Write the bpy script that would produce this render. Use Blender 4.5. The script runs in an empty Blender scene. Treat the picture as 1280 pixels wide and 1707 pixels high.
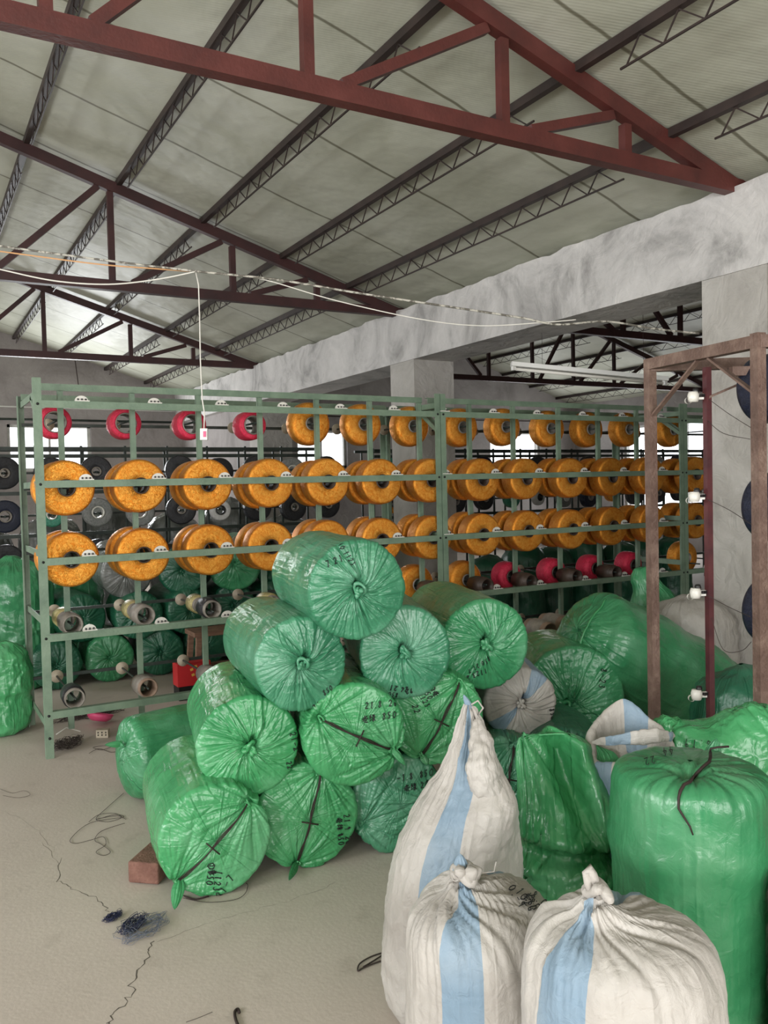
import bpy, math, random
import numpy as np
from mathutils import Matrix, Vector

S = bpy.context.scene
COL = S.collection
PI = math.pi
rnd = random.Random(7)

# ------------------------------------------------------------------ camera
CR = np.array([0.8683, -0.4955, -0.0232]); CF = np.array([0.4953, 0.8681, -0.0321])
CF /= np.linalg.norm(CF); CR -= CF * (CR @ CF); CR /= np.linalg.norm(CR)
CU = np.cross(CR, CF)
FPX = 1393.85
CAM = np.array([0, 0, 1.55])
cam_d = bpy.data.cameras.new('camera'); cam = bpy.data.objects.new('camera', cam_d); COL.objects.link(cam)
cam.matrix_world = Matrix(((CR[0], CU[0], -CF[0], CAM[0]), (CR[1], CU[1], -CF[1], CAM[1]), (CR[2], CU[2], -CF[2], CAM[2]), (0, 0, 0, 1)))
cam_d.sensor_fit = 'HORIZONTAL'; cam_d.sensor_width = 36; cam_d.lens = FPX / 1280 * 36
cam_d.clip_start = 0.05; cam_d.clip_end = 200
S.camera = cam

# ------------------------------------------------------------------ world, light, exposure
S.view_settings.view_transform = 'Standard'; S.view_settings.look = 'None'
S.view_settings.gamma = 1; S.view_settings.exposure = 0.0; S.view_settings.use_curve_mapping = False
S.cycles.use_denoising = True
S.cycles.max_bounces = 8; S.cycles.diffuse_bounces = 5; S.cycles.glossy_bounces = 3; S.cycles.transmission_bounces = 6
S.cycles.caustics_reflective = False; S.cycles.caustics_refractive = False
S.cycles.sample_clamp_indirect = 4
w = bpy.data.worlds.new('overcast_sky'); S.world = w; w.use_nodes = True
w.node_tree.nodes['Background'].inputs[0].default_value = (0.93, 0.96, 1.0, 1)
w.node_tree.nodes['Background'].inputs[1].default_value = 2.6

def area(name, loc, rot, sx, sy, power, col=(1, 1, 1)):
    l = bpy.data.lights.new(name, 'AREA'); l.shape = 'RECTANGLE'; l.size = sx; l.size_y = sy; l.energy = power; l.color = col
    o = bpy.data.objects.new(name, l); o.location = loc; o.rotation_euler = rot; COL.objects.link(o)
    return o
# daylight entering by the wide doorway behind the viewer, the high windows of the left wall and the far windows
area('doorway_daylight', (-0.3, -4.9, 1.6), (math.radians(92), 0, 0), 6.0, 2.9, 330, (1.0, 0.97, 0.93))
for yy, pw in ((-2.0, 240), (2.1, 200), (6.2, 25), (10.2, 170)):
    area('side_window_daylight', (-5.28, yy, 2.2), (0, math.radians(-90), 0), 1.3, 2.2, pw, (0.98, 0.99, 1.0))
area('end_window_daylight', (2.2, 15.35, 2.32), (math.radians(-90), 0, 0), 1.35, 0.8, 130, (0.95, 0.98, 1))
area('end_window_daylight', (7.4, 15.35, 2.32), (math.radians(-90), 0, 0), 1.15, 0.8, 22, (0.95, 0.98, 1))
area('end_window_daylight', (12.4, 15.35, 2.32), (math.radians(-90), 0, 0), 1.5, 0.8, 30, (0.95, 0.98, 1))
area('side_doorway_daylight', (14.1, 12.6, 1.7), (0, math.radians(90), 0), 2.0, 2.6, 70, (0.95, 0.98, 1))

# ------------------------------------------------------------------ pixel helpers: a ray of the camera met at a real depth or plane
def ray(x, y): return CR * (x - 640) / FPX - CU * (y - 853.5) / FPX + CF
def atd(x, y, d): return CAM + ray(x, y) * d
def atz(x, y, z): r = ray(x, y); return CAM + r * (z - 1.55) / r[2]
def atY(x, y, Y): r = ray(x, y); return CAM + r * Y / r[1]
def atX(x, y, X): r = ray(x, y); return CAM + r * X / r[0]
def nrm(v): v = np.array(v, float); return v / np.linalg.norm(v)

# ------------------------------------------------------------------ materials
def mat(name, col, rough=0.6, metal=0.0, spec=0.5):
    m = bpy.data.materials.new(name); m.use_nodes = True
    b = m.node_tree.nodes['Principled BSDF']
    b.inputs['Base Color'].default_value = (*col, 1); b.inputs['Roughness'].default_value = rough
    b.inputs['Metallic'].default_value = metal; b.inputs['Specular IOR Level'].default_value = spec
    return m
def nd(m, t, **kw):
    n = m.node_tree.nodes.new(t)
    for k, v in kw.items():
        if k.startswith('i_'): n.inputs[k[2:].replace('_', ' ')].default_value = v
        else: setattr(n, k, v)
    return n
def lk(m, a, ao, b, bi): m.node_tree.links.new(a.outputs[ao], b.inputs[bi])
def bsdf(m): return m.node_tree.nodes['Principled BSDF']
def ramp(m, src, so, stops):
    r = nd(m, 'ShaderNodeValToRGB'); e = r.color_ramp.elements
    while len(e) < len(stops): e.new(0.5)
    for i, (p, c) in enumerate(stops): e[i].position = p; e[i].color = (*c, 1)
    lk(m, src, so, r, 'Fac'); return r
def coords(m, scale=(1, 1, 1), attr=None, gen=False):
    if attr: c = nd(m, 'ShaderNodeAttribute', attribute_name=attr); so = 'Vector'
    elif gen == 'obj': c = nd(m, 'ShaderNodeTexCoord'); so = 'Object'
    else: c = nd(m, 'ShaderNodeNewGeometry'); so = 'Position'
    mp = nd(m, 'ShaderNodeMapping'); mp.inputs['Scale'].default_value = scale
    lk(m, c, so, mp, 'Vector'); return mp
def mottled(name, stops, scale, rough, detail=6, bump=0.0, bscale=None, stretch=(1, 1, 1), metal=0, dist=0.0, bdist=0.01, rough_var=None, gen=False, spec=0.5):
    m = mat(name, stops[0][1], rough, metal, spec)
    mp = coords(m, stretch, gen=gen)
    n = nd(m, 'ShaderNodeTexNoise', i_Scale=scale, i_Detail=detail, i_Distortion=dist); n.inputs['Roughness'].default_value = 0.62
    lk(m, mp, 'Vector', n, 'Vector')
    r = ramp(m, n, 'Fac', stops); lk(m, r, 'Color', bsdf(m), 'Base Color')
    if bump:
        n2 = nd(m, 'ShaderNodeTexNoise', i_Scale=bscale or scale * 4, i_Detail=5)
        lk(m, mp, 'Vector', n2, 'Vector')
        b = nd(m, 'ShaderNodeBump', i_Strength=bump, i_Distance=bdist); lk(m, n2, 'Fac', b, 'Height'); lk(m, b, 'Normal', bsdf(m), 'Normal')
    return m
def sheeting(name, c1, c2, c3, rough=0.36, weave=0.12, flow=0.9, spec=0.6, crink=0.45):
    """woven plastic sacking: colour varies with the stuff pressing from inside, fine creases run along the gather lines"""
    m = mat(name, c1, rough, 0, spec)
    P = coords(m)
    n = nd(m, 'ShaderNodeTexNoise', i_Scale=5.0, i_Detail=5, i_Distortion=0.6); lk(m, P, 'Vector', n, 'Vector')
    r = ramp(m, n, 'Fac', [(0.3, c1), (0.52, c2), (0.72, c3)]); lk(m, r, 'Color', bsdf(m), 'Base Color')
    Fw = coords(m, (1, 1, 1), 'flow')
    n1 = nd(m, 'ShaderNodeTexNoise', i_Scale=3.2, i_Detail=4, i_Distortion=0.5); lk(m, Fw, 'Vector', n1, 'Vector')
    n1.noise_type = 'RIDGED_MULTIFRACTAL' if hasattr(n1, 'noise_type') else n1.noise_type
    n3 = nd(m, 'ShaderNodeTexNoise', i_Scale=26, i_Detail=3, i_Distortion=1.2); lk(m, P, 'Vector', n3, 'Vector')
    n2 = nd(m, 'ShaderNodeTexNoise', i_Scale=420, i_Detail=1); lk(m, P, 'Vector', n2, 'Vector')
    b1 = nd(m, 'ShaderNodeBump', i_Strength=flow, i_Distance=0.006); lk(m, n1, 'Fac', b1, 'Height')
    b3 = nd(m, 'ShaderNodeBump', i_Strength=crink, i_Distance=0.008); lk(m, n3, 'Fac', b3, 'Height'); lk(m, b1, 'Normal', b3, 'Normal')
    b2 = nd(m, 'ShaderNodeBump', i_Strength=weave, i_Distance=0.002); lk(m, n2, 'Fac', b2, 'Height'); lk(m, b3, 'Normal', b2, 'Normal')
    lk(m, b2, 'Normal', bsdf(m), 'Normal')
    return m

M = {}
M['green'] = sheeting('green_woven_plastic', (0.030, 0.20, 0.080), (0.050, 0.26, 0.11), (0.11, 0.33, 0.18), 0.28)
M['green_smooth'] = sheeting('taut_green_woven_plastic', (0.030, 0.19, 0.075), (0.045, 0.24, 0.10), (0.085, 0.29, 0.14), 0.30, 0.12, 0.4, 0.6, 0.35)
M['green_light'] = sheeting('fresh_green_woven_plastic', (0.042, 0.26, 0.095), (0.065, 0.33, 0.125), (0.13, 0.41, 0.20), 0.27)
M['green_deep_shaded'] = sheeting('deep_shaded_green_woven_plastic', (0.010, 0.085, 0.045), (0.017, 0.115, 0.06), (0.035, 0.15, 0.085), 0.36)  # deep green darkened further, painting in the shade behind the rack
M['teal'] = sheeting('blueish_green_woven_plastic', (0.035, 0.185, 0.095), (0.060, 0.25, 0.135), (0.14, 0.35, 0.23), 0.29)
M['white'] = sheeting('white_woven_plastic', (0.36, 0.335, 0.305), (0.44, 0.415, 0.38), (0.51, 0.485, 0.45), 0.5, 0.2, 0.45, 0.4, 0.6)
M['blue'] = sheeting('pale_blue_woven_stripe', (0.17, 0.255, 0.335), (0.22, 0.305, 0.385), (0.28, 0.355, 0.42), 0.5, 0.2, 0.45, 0.4, 0.6)
M['grey_sack'] = sheeting('grey_woven_plastic', (0.26, 0.25, 0.23), (0.33, 0.31, 0.28), (0.40, 0.38, 0.35), 0.55)
M['film'] = sheeting('smoky_plastic_film', (0.10, 0.11, 0.10), (0.16, 0.17, 0.16), (0.26, 0.27, 0.26), 0.25)
M['cord'] = mat('dark_cord', (0.025, 0.012, 0.01), 0.7)
M['ink'] = mat('black_marker_ink', (0.008, 0.010, 0.010), 0.45)
M['twine'] = mat('straw_twine', (0.45, 0.25, 0.08), 0.7)

def yarn(name, a, b, rough=0.3, metal=0.35):
    m = mat(name, a, rough, metal)
    mp = coords(m, (1, 1, 1), gen='obj')
    n = nd(m, 'ShaderNodeTexNoise', i_Scale=26, i_Detail=6, i_Distortion=2.5); lk(m, mp, 'Vector', n, 'Vector')
    r = ramp(m, n, 'Fac', [(0.33, a), (0.62, b)]); lk(m, r, 'Color', bsdf(m), 'Base Color')
    n2 = nd(m, 'ShaderNodeTexNoise', i_Scale=95, i_Detail=6, i_Distortion=3.0); lk(m, mp, 'Vector', n2, 'Vector')
    bb = nd(m, 'ShaderNodeBump', i_Strength=0.9, i_Distance=0.004); lk(m, n2, 'Fac', bb, 'Height'); lk(m, bb, 'Normal', bsdf(m), 'Normal')
    return m
M['orange'] = yarn('golden_orange_yarn', (0.82, 0.25, 0.018), (0.95, 0.43, 0.07), 0.36, 0.8)
M['red'] = yarn('crimson_yarn', (0.55, 0.012, 0.04), (0.72, 0.03, 0.09), 0.35, 0.1)
M['navy'] = yarn('navy_yarn', (0.004, 0.006, 0.018), (0.008, 0.012, 0.034), 0.4, 0.0)
M['black_yarn'] = yarn('black_yarn', (0.010, 0.010, 0.012), (0.03, 0.03, 0.035), 0.35, 0.0)
M['grey_yarn'] = yarn('grey_yarn', (0.16, 0.17, 0.16), (0.28, 0.28, 0.27), 0.45, 0.0)
M['white_yarn'] = yarn('white_yarn', (0.55, 0.53, 0.50), (0.7, 0.68, 0.66), 0.5, 0.0)
M['green_yarn'] = yarn('green_yarn', (0.03, 0.16, 0.10), (0.05, 0.28, 0.18), 0.35, 0.0)
M['olive_yarn'] = yarn('pale_gold_thread', (0.36, 0.31, 0.12), (0.55, 0.47, 0.22), 0.35, 0.2)
M['tan'] = mottled('brown_card_tube', [(0.3, (0.20, 0.13, 0.09)), (0.7, (0.32, 0.22, 0.16))], 20, 0.75)
M['tube_dark'] = mottled('dark_card_tube', [(0.3, (0.035, 0.022, 0.016)), (0.7, (0.09, 0.06, 0.045))], 14, 0.5)
M['tube_grey'] = mottled('grey_card_tube', [(0.3, (0.15, 0.13, 0.11)), (0.7, (0.30, 0.27, 0.23))], 18, 0.6)
M['wood_disc'] = mottled('pale_wood', [(0.3, (0.42, 0.36, 0.27)), (0.7, (0.56, 0.49, 0.38))], 25, 0.6)
M['wood'] = mottled('worn_wood', [(0.3, (0.13, 0.07, 0.045)), (0.7, (0.28, 0.16, 0.10))], 9, 0.7, stretch=(1, 1, 6))
M['rack'] = mottled('sage_green_paint', [(0.25, (0.11, 0.17, 0.12)), (0.5, (0.175, 0.25, 0.175)), (0.8, (0.23, 0.31, 0.225))], 7, 0.5, bump=0.2, bscale=60)
M['bolt'] = mat('dark_bolt', (0.02, 0.02, 0.02), 0.5, 0.6)
M['dark_metal'] = mottled('dark_green_black_metal', [(0.3, (0.014, 0.02, 0.017)), (0.7, (0.04, 0.055, 0.045))], 8, 0.5)
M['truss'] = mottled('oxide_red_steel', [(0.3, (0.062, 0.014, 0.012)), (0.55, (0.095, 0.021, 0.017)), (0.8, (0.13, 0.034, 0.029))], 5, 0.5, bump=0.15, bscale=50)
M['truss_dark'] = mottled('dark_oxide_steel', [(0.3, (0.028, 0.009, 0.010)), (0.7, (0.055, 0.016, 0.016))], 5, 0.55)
M['purlin'] = mottled('dark_brown_steel', [(0.3, (0.018, 0.011, 0.010)), (0.7, (0.042, 0.026, 0.022))], 6, 0.55)
M['brown'] = mottled('rusty_brown_steel', [(0.25, (0.085, 0.048, 0.036)), (0.5, (0.14, 0.085, 0.065)), (0.75, (0.26, 0.18, 0.14))], 9, 0.6, bump=0.5, bscale=70)
M['red_steel'] = mottled('red_primer_steel', [(0.3, (0.05, 0.012, 0.016)), (0.7, (0.12, 0.03, 0.032))], 9, 0.5)
M['white_plastic'] = mat('white_ceramic', (0.72, 0.70, 0.64), 0.3)
M['black_plastic'] = mat('black_fitting', (0.015, 0.014, 0.014), 0.4)
M['white_paint'] = mat('white_enamel', (0.75, 0.75, 0.72), 0.4)
M['wire_white'] = mat('white_cable', (0.7, 0.68, 0.62), 0.5)
M['wire_orange'] = mat('orange_cable', (0.62, 0.33, 0.14), 0.5)
M['wire_grey'] = mottled('dirty_cable', [(0.45, (0.12, 0.11, 0.09)), (0.55, (0.5, 0.48, 0.42))], 30, 0.6)
M['brick'] = mottled('red_brick', [(0.3, (0.13, 0.055, 0.04)), (0.7, (0.24, 0.12, 0.09))], 16, 0.85, bump=0.6, bscale=90)
M['pink'] = mat('pink_plastic', (0.75, 0.09, 0.22), 0.4)
M['redbox'] = mat('red_card', (0.55, 0.02, 0.025), 0.45)
M['gold'] = mat('gold_print', (0.75, 0.45, 0.08), 0.4)
M['tangle'] = mat('blue_black_thread', (0.02, 0.025, 0.07), 0.6)
M['tangle_grey'] = mat('grey_blue_thread', (0.13, 0.15, 0.20), 0.6)
M['thread'] = mat('dark_thread', (0.05, 0.035, 0.03), 0.7)
M['frame_white'] = mottled('weathered_window_paint', [(0.3, (0.45, 0.45, 0.42)), (0.7, (0.62, 0.62, 0.58))], 12, 0.6)
g = bpy.data.materials.new('thin_window_glass'); g.use_nodes = True
nt = g.node_tree; nt.nodes.clear()
o_ = nt.nodes.new('ShaderNodeOutputMaterial'); mx = nt.nodes.new('ShaderNodeMixShader'); tr = nt.nodes.new('ShaderNodeBsdfTransparent'); gl = nt.nodes.new('ShaderNodeBsdfGlossy')
gl.inputs['Roughness'].default_value = 0.03; mx.inputs[0].default_value = 0.06
nt.links.new(tr.outputs[0], mx.inputs[1]); nt.links.new(gl.outputs[0], mx.inputs[2]); nt.links.new(mx.outputs[0], o_.inputs[0])
M['glass'] = g

# floor: dusty concrete
m = mat('dusty_concrete', (0.4, 0.36, 0.31), 0.75); M['floor'] = m
P = coords(m)
n = nd(m, 'ShaderNodeTexNoise', i_Scale=0.9, i_Detail=8, i_Distortion=0.4); n.inputs['Roughness'].default_value = 0.6; lk(m, P, 'Vector', n, 'Vector')
r = ramp(m, n, 'Fac', [(0.3, (0.47, 0.405, 0.35)), (0.5, (0.53, 0.463, 0.405)), (0.72, (0.58, 0.512, 0.45))])
n2 = nd(m, 'ShaderNodeTexNoise', i_Scale=7, i_Detail=8); lk(m, P, 'Vector', n2, 'Vector')
r2 = ramp(m, n2, 'Fac', [(0.27, (0.62, 0.60, 0.58)), (0.42, (1, 1, 1))])
mx_ = nd(m, 'ShaderNodeMixRGB', blend_type='MULTIPLY'); mx_.inputs[0].default_value = 0.35
lk(m, r, 'Color', mx_, 'Color1'); lk(m, r2, 'Color', mx_, 'Color2'); lk(m, mx_, 'Color', bsdf(m), 'Base Color')
n3 = nd(m, 'ShaderNodeTexNoise', i_Scale=60, i_Detail=6); lk(m, P, 'Vector', n3, 'Vector')
b = nd(m, 'ShaderNodeBump', i_Strength=0.25, i_Distance=0.004); lk(m, n3, 'Fac', b, 'Height'); lk(m, b, 'Normal', bsdf(m), 'Normal')
M['crack'] = mat('dark_crack_grit', (0.10, 0.085, 0.07), 0.9)  # flat dark colour of the wider floor cracks
M['crack_faint'] = mat('hairline_crack_grit', (0.21, 0.18, 0.15), 0.9)
# plaster
def plaster(name, a, b_, c_, sc=1.6, blotch=0.62):
    m = mat(name, b_, 0.85); P = coords(m)
    n = nd(m, 'ShaderNodeTexNoise', i_Scale=sc, i_Detail=9, i_Distortion=0.8); n.inputs['Roughness'].default_value = 0.65; lk(m, P, 'Vector', n, 'Vector')
    r = ramp(m, n, 'Fac', [(0.32, a), (0.48, b_), (0.66, c_)])
    n2 = nd(m, 'ShaderNodeTexNoise', i_Scale=5.5, i_Detail=12, i_Distortion=2.2); n2.inputs['Roughness'].default_value = 0.8; lk(m, P, 'Vector', n2, 'Vector')
    r2 = ramp(m, n2, 'Fac', [(0.30, (0.35, 0.34, 0.33)), (0.37, (1, 1, 1))])
    x = nd(m, 'ShaderNodeMixRGB', blend_type='MULTIPLY'); x.inputs[0].default_value = blotch
    lk(m, r, 'Color', x, 'Color1'); lk(m, r2, 'Color', x, 'Color2'); lk(m, x, 'Color', bsdf(m), 'Base Color')
    n3 = nd(m, 'ShaderNodeTexNoise', i_Scale=7, i_Detail=8, i_Distortion=1.2); lk(m, P, 'Vector', n3, 'Vector')
    b = nd(m, 'ShaderNodeBump', i_Strength=0.55, i_Distance=0.03); lk(m, n3, 'Fac', b, 'Height'); lk(m, b, 'Normal', bsdf(m), 'Normal')
    return m
M['plaster'] = plaster('whitewashed_plaster', (0.30, 0.29, 0.28), (0.52, 0.505, 0.49), (0.64, 0.62, 0.60), 2.0, 0.8)
M['concrete'] = plaster('bare_concrete', (0.30, 0.285, 0.26), (0.40, 0.38, 0.35), (0.48, 0.46, 0.43), 2.2, 0.35)
M['wall'] = plaster('grimy_grey_plaster', (0.21, 0.19, 0.183), (0.29, 0.265, 0.255), (0.36, 0.335, 0.32), 0.9, 0.4)
# roof lining: woven quilt strips with a seam about every metre
m = mat('woven_roof_lining', (0.5, 0.5, 0.43), 0.55); M['lining'] = m
P = coords(m)
n = nd(m, 'ShaderNodeTexNoise', i_Scale=1.1, i_Detail=5, i_Distortion=0.5); lk(m, P, 'Vector', n, 'Vector')
r = ramp(m, n, 'Fac', [(0.3, (0.36, 0.365, 0.29)), (0.5, (0.43, 0.437, 0.355)), (0.7, (0.50, 0.507, 0.43))])
sp = nd(m, 'ShaderNodeSeparateXYZ'); lk(m, P, 'Vector', sp, 'Vector')
nw = nd(m, 'ShaderNodeTexNoise', i_Scale=1.5, i_Detail=3); lk(m, P, 'Vector', nw, 'Vector')
ma = nd(m, 'ShaderNodeMath', operation='MULTIPLY_ADD'); ma.inputs[1].default_value = 0.10; lk(m, nw, 'Fac', ma, 0); lk(m, sp, 'Y', ma, 2)
mm = nd(m, 'ShaderNodeMath', operation='PINGPONG'); mm.inputs[1].default_value = 0.53; lk(m, ma, 'Value', mm, 0)
rs = ramp(m, mm, 'Value', [(0.0, (0.22, 0.20, 0.15)), (0.009, (0.30, 0.28, 0.22)), (0.016, (1, 1, 1))])
x = nd(m, 'ShaderNodeMixRGB', blend_type='MULTIPLY'); x.inputs[0].default_value = 0.85
lk(m, r, 'Color', x, 'Color1'); lk(m, rs, 'Color', x, 'Color2'); lk(m, x, 'Color', bsdf(m), 'Base Color')
wv = nd(m, 'ShaderNodeTexWave', i_Scale=26, i_Distortion=1.0, bands_direction='DIAGONAL'); lk(m, P, 'Vector', wv, 'Vector')
nb = nd(m, 'ShaderNodeTexNoise', i_Scale=2.2, i_Detail=3); lk(m, P, 'Vector', nb, 'Vector')
bA = nd(m, 'ShaderNodeBump', i_Strength=0.12, i_Distance=0.004); lk(m, wv, 'Fac', bA, 'Height')
bB = nd(m, 'ShaderNodeBump', i_Strength=0.6, i_Distance=0.06); lk(m, nb, 'Fac', bB, 'Height'); lk(m, bA, 'Normal', bB, 'Normal'); lk(m, bB, 'Normal', bsdf(m), 'Normal')

# ------------------------------------------------------------------ mesh builder
class MB:
    def __init__(s): s.v = []; s.f = []; s.m = []; s.n = 0; s.smooth = []
    def add(s, V, F, mi=0, sm=False):
        V = np.asarray(V, float).reshape(-1, 3); s.v.append(V)
        for f in F: s.f.append([i + s.n for i in f]); s.m.append(mi); s.smooth.append(sm)
        s.n += len(V); return s
    def box(s, c, size, ax=None, mi=0):
        c = np.array(c, float); h = np.array(size, float) / 2
        A = np.eye(3) if ax is None else np.array(ax, float)
        V = [c + A[0] * h[0] * i + A[1] * h[1] * j + A[2] * h[2] * k for i in (-1, 1) for j in (-1, 1) for k in (-1, 1)]
        return s.add(V, [(0, 1, 3, 2), (4, 6, 7, 5), (0, 4, 5, 1), (2, 3, 7, 6), (0, 2, 6, 4), (1, 5, 7, 3)], mi)
    def bar(s, a, b, w, h, up=(0, 0, 1), mi=0):
        a = np.array(a, float); b = np.array(b, float); d = b - a; L = np.linalg.norm(d); d /= L
        u = np.array(up, float)
        if abs(u @ d) > 0.98: u = np.array([1., 0, 0])
        x = nrm(np.cross(d, u)); u = np.cross(x, d)
        return s.box((a + b) / 2, (L, w, h), (d, x, u), mi)
    def angle(s, a, b, w, t=0.005, up=(0, 0, 1), side=(0, 1, 0), mi=0):
        """steel angle section: a flange facing `side` and a leg pointing inwards"""
        a = np.array(a, float); b = np.array(b, float); d = nrm(b - a); n_ = nrm(np.array(side, float)); q = nrm(np.cross(d, n_))
        s.bar(a - n_ * (w / 2 - t / 2) * 0, b, w, t, up=n_, mi=mi)
        s.bar(a + q * (w / 2 - t / 2) + n_ * w / 2, b + q * (w / 2 - t / 2) + n_ * w / 2, t, w, up=n_, mi=mi)
        return s
    def tube(s, pts, r, seg=8, mi=0, cap=True):
        pts = np.array(pts, float); k = len(pts); r = np.broadcast_to(np.array(r, float), (k,))
        T = np.gradient(pts, axis=0); T /= np.linalg.norm(T, axis=1)[:, None] + 1e-12
        u = np.array([0, 0, 1.]) if abs(T[0][2]) < 0.9 else np.array([1., 0, 0])
        V = []
        for i in range(k):
            x = np.cross(T[i], u); x /= np.linalg.norm(x) + 1e-12; u = np.cross(x, T[i])
            for j in range(seg):
                a = 2 * PI * j / seg; V.append(pts[i] + r[i] * (math.cos(a) * x + math.sin(a) * u))
        F = [(i * seg + j, i * seg + (j + 1) % seg, (i + 1) * seg + (j + 1) % seg, (i + 1) * seg + j) for i in range(k - 1) for j in range(seg)]
        if cap: F += [tuple(range(seg))[::-1], tuple(range((k - 1) * seg, k * seg))]
        return s.add(V, F, mi, True)
    def lathe(s, prof, c=(0, 0, 0), axis=(0, -1, 0), seg=32, mi=0, closed=False):
        """prof: (radius, distance along axis)"""
        a = nrm(axis); u = np.array([0, 0, 1.]) if abs(a[2]) < 0.9 else np.array([1., 0, 0]); x = nrm(np.cross(a, u)); u = np.cross(x, a)
        c = np.array(c, float); V = []; k = len(prof)
        for (r_, h) in prof:
            for j in range(seg):
                t = 2 * PI * j / seg; V.append(c + a * h + r_ * (math.cos(t) * x + math.sin(t) * u))
        K = k if closed else k - 1
        F = [(i * seg + j, i * seg + (j + 1) % seg, ((i + 1) % k) * seg + (j + 1) % seg, ((i + 1) % k) * seg + j) for i in range(K) for j in range(seg)]
        return s.add(V, F, mi, True)
    def grid(s, G, mi=0, wrap=True, mfun=None):
        A, B = G.shape[:2]; F = []; base = s.n
        s.v.append(G.reshape(-1, 3)); s.n += A * B
        for i in range(A - 1):
            for j in range(B if wrap else B - 1):
                j2 = (j + 1) % B
                s.f.append([base + i * B + j, base + i * B + j2, base + (i + 1) * B + j2, base + (i + 1) * B + j])
                s.m.append(mfun(i, j) if mfun else mi); s.smooth.append(True)
        return s

def mesh(name, mb, mats, origin=(0, 0, 0), attr=None):
    me = bpy.data.meshes.new(name)
    V = np.concatenate(mb.v) - np.array(origin, float)
    me.vertices.add(len(V)); me.vertices.foreach_set('co', V.astype(np.float32).ravel())
    lens = np.array([len(f) for f in mb.f]); tot = int(lens.sum())
    me.loops.add(tot); me.loops.foreach_set('vertex_index', np.concatenate([np.array(f) for f in mb.f]) if len(set(lens)) > 1 else np.array(mb.f).ravel())
    me.polygons.add(len(lens)); me.polygons.foreach_set('loop_start', np.concatenate([[0], np.cumsum(lens)[:-1]])); me.polygons.foreach_set('loop_total', lens)
    if not isinstance(mats, (list, tuple)): mats = [mats]
    for k in mats: me.materials.append(M[k] if isinstance(k, str) else k)
    me.polygons.foreach_set('material_index', np.array(mb.m)); me.polygons.foreach_set('use_smooth', np.array(mb.smooth))
    me.update(calc_edges=True)
    if attr is not None:
        at = me.attributes.new('flow', 'FLOAT_VECTOR', 'POINT'); at.data.foreach_set('vector', attr.astype(np.float32).ravel())
    return me
def tag(o, label=None, cat=None, group=None, kind=None):
    if label: o['label'] = label
    if cat: o['category'] = cat
    if group: o['group'] = group
    if kind: o['kind'] = kind
    return o
def wloc(o):
    v = np.array(o.location); return v if o.parent is None else v + wloc(o.parent)
def part(name, mb, mats, parent, attr=None, label=None, at=None):
    """a child mesh, built in world coordinates (parents carry no rotation)"""
    pl = wloc(parent); at = np.array(at if at is not None else pl, float)
    o = bpy.data.objects.new(name, mesh(name, mb, mats, at, attr)); COL.objects.link(o); o.parent = parent; o.location = at - pl
    if label: o['label'] = label
    return o
def solo(name, mb, mats, label=None, cat=None, group=None, kind=None, at=(0, 0, 0), attr=None):
    o = bpy.data.objects.new(name, mesh(name, mb, mats, at, attr)); COL.objects.link(o); o.location = at
    return tag(o, label, cat, group, kind)
def thing(name, label, cat, at, group=None):
    o = bpy.data.objects.new(name, None); COL.objects.link(o); o.location = tuple(at); o.empty_display_size = 0.05
    return tag(o, label, cat, group)
def copy_tree(o, parent=None):
    c = o.copy(); COL.objects.link(c)
    if parent is not None: c.parent = parent
    for ch in [x for x in ALLKIDS.get(o.name, [])]: copy_tree(ch, c)
    return c
ALLKIDS = {}
def remember(o):
    ALLKIDS[o.name] = list(o.children)
    for c in o.children: remember(c)
ORD = ['first', 'second', 'third', 'fourth', 'fifth', 'sixth', 'seventh', 'eighth', 'ninth', 'tenth', 'eleventh', 'twelfth', 'thirteenth', 'fourteenth', 'fifteenth', 'sixteenth', 'seventeenth', 'eighteenth']

# ------------------------------------------------------------------ value noise
_rs = np.random.RandomState(3); _T = _rs.rand(32, 32, 32)
def vnoise(P):
    P = np.asarray(P); i = np.floor(P).astype(int); f = P - i; f = f * f * (3 - 2 * f)
    out = 0
    for dx in (0, 1):
        for dy in (0, 1):
            for dz in (0, 1):
                wt = (f[..., 0] if dx else 1 - f[..., 0]) * (f[..., 1] if dy else 1 - f[..., 1]) * (f[..., 2] if dz else 1 - f[..., 2])
                out = out + wt * _T[(i[..., 0] + dx) % 32, (i[..., 1] + dy) % 32, (i[..., 2] + dz) % 32]
    return out
def fbm(P, o=3): return sum(vnoise(P * 2 ** k + 17.3 * k) * 0.5 ** k for k in range(o)) / sum(0.5 ** k for k in range(o))
def ridged(P, o=2): return sum((1 - np.abs(2 * vnoise(P * 2 ** k + 9.1 * k) - 1)) ** 2 * 0.5 ** k for k in range(o)) / sum(0.5 ** k for k in range(o))
def folds(ang, n, seed):
    """puffs between sharp creases, irregularly spaced round a circle"""
    rs = np.random.RandomState(seed); e = np.sort((np.arange(n) + rs.uniform(-0.38, 0.38, n)) / n); amp = rs.uniform(0.35, 1, n)
    t = (ang / (2 * PI)) % 1.0
    e2 = np.concatenate([[e[-1] - 1], e, [e[0] + 1]]); a2 = np.concatenate([[amp[-1]], amp, [amp[0]]])
    k = np.clip(np.searchsorted(e2, t, side='right') - 1, 0, n)
    fr = (t - e2[k]) / (e2[k + 1] - e2[k])
    return a2[k] * np.abs(np.sin(PI * fr)) ** 0.4
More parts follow.
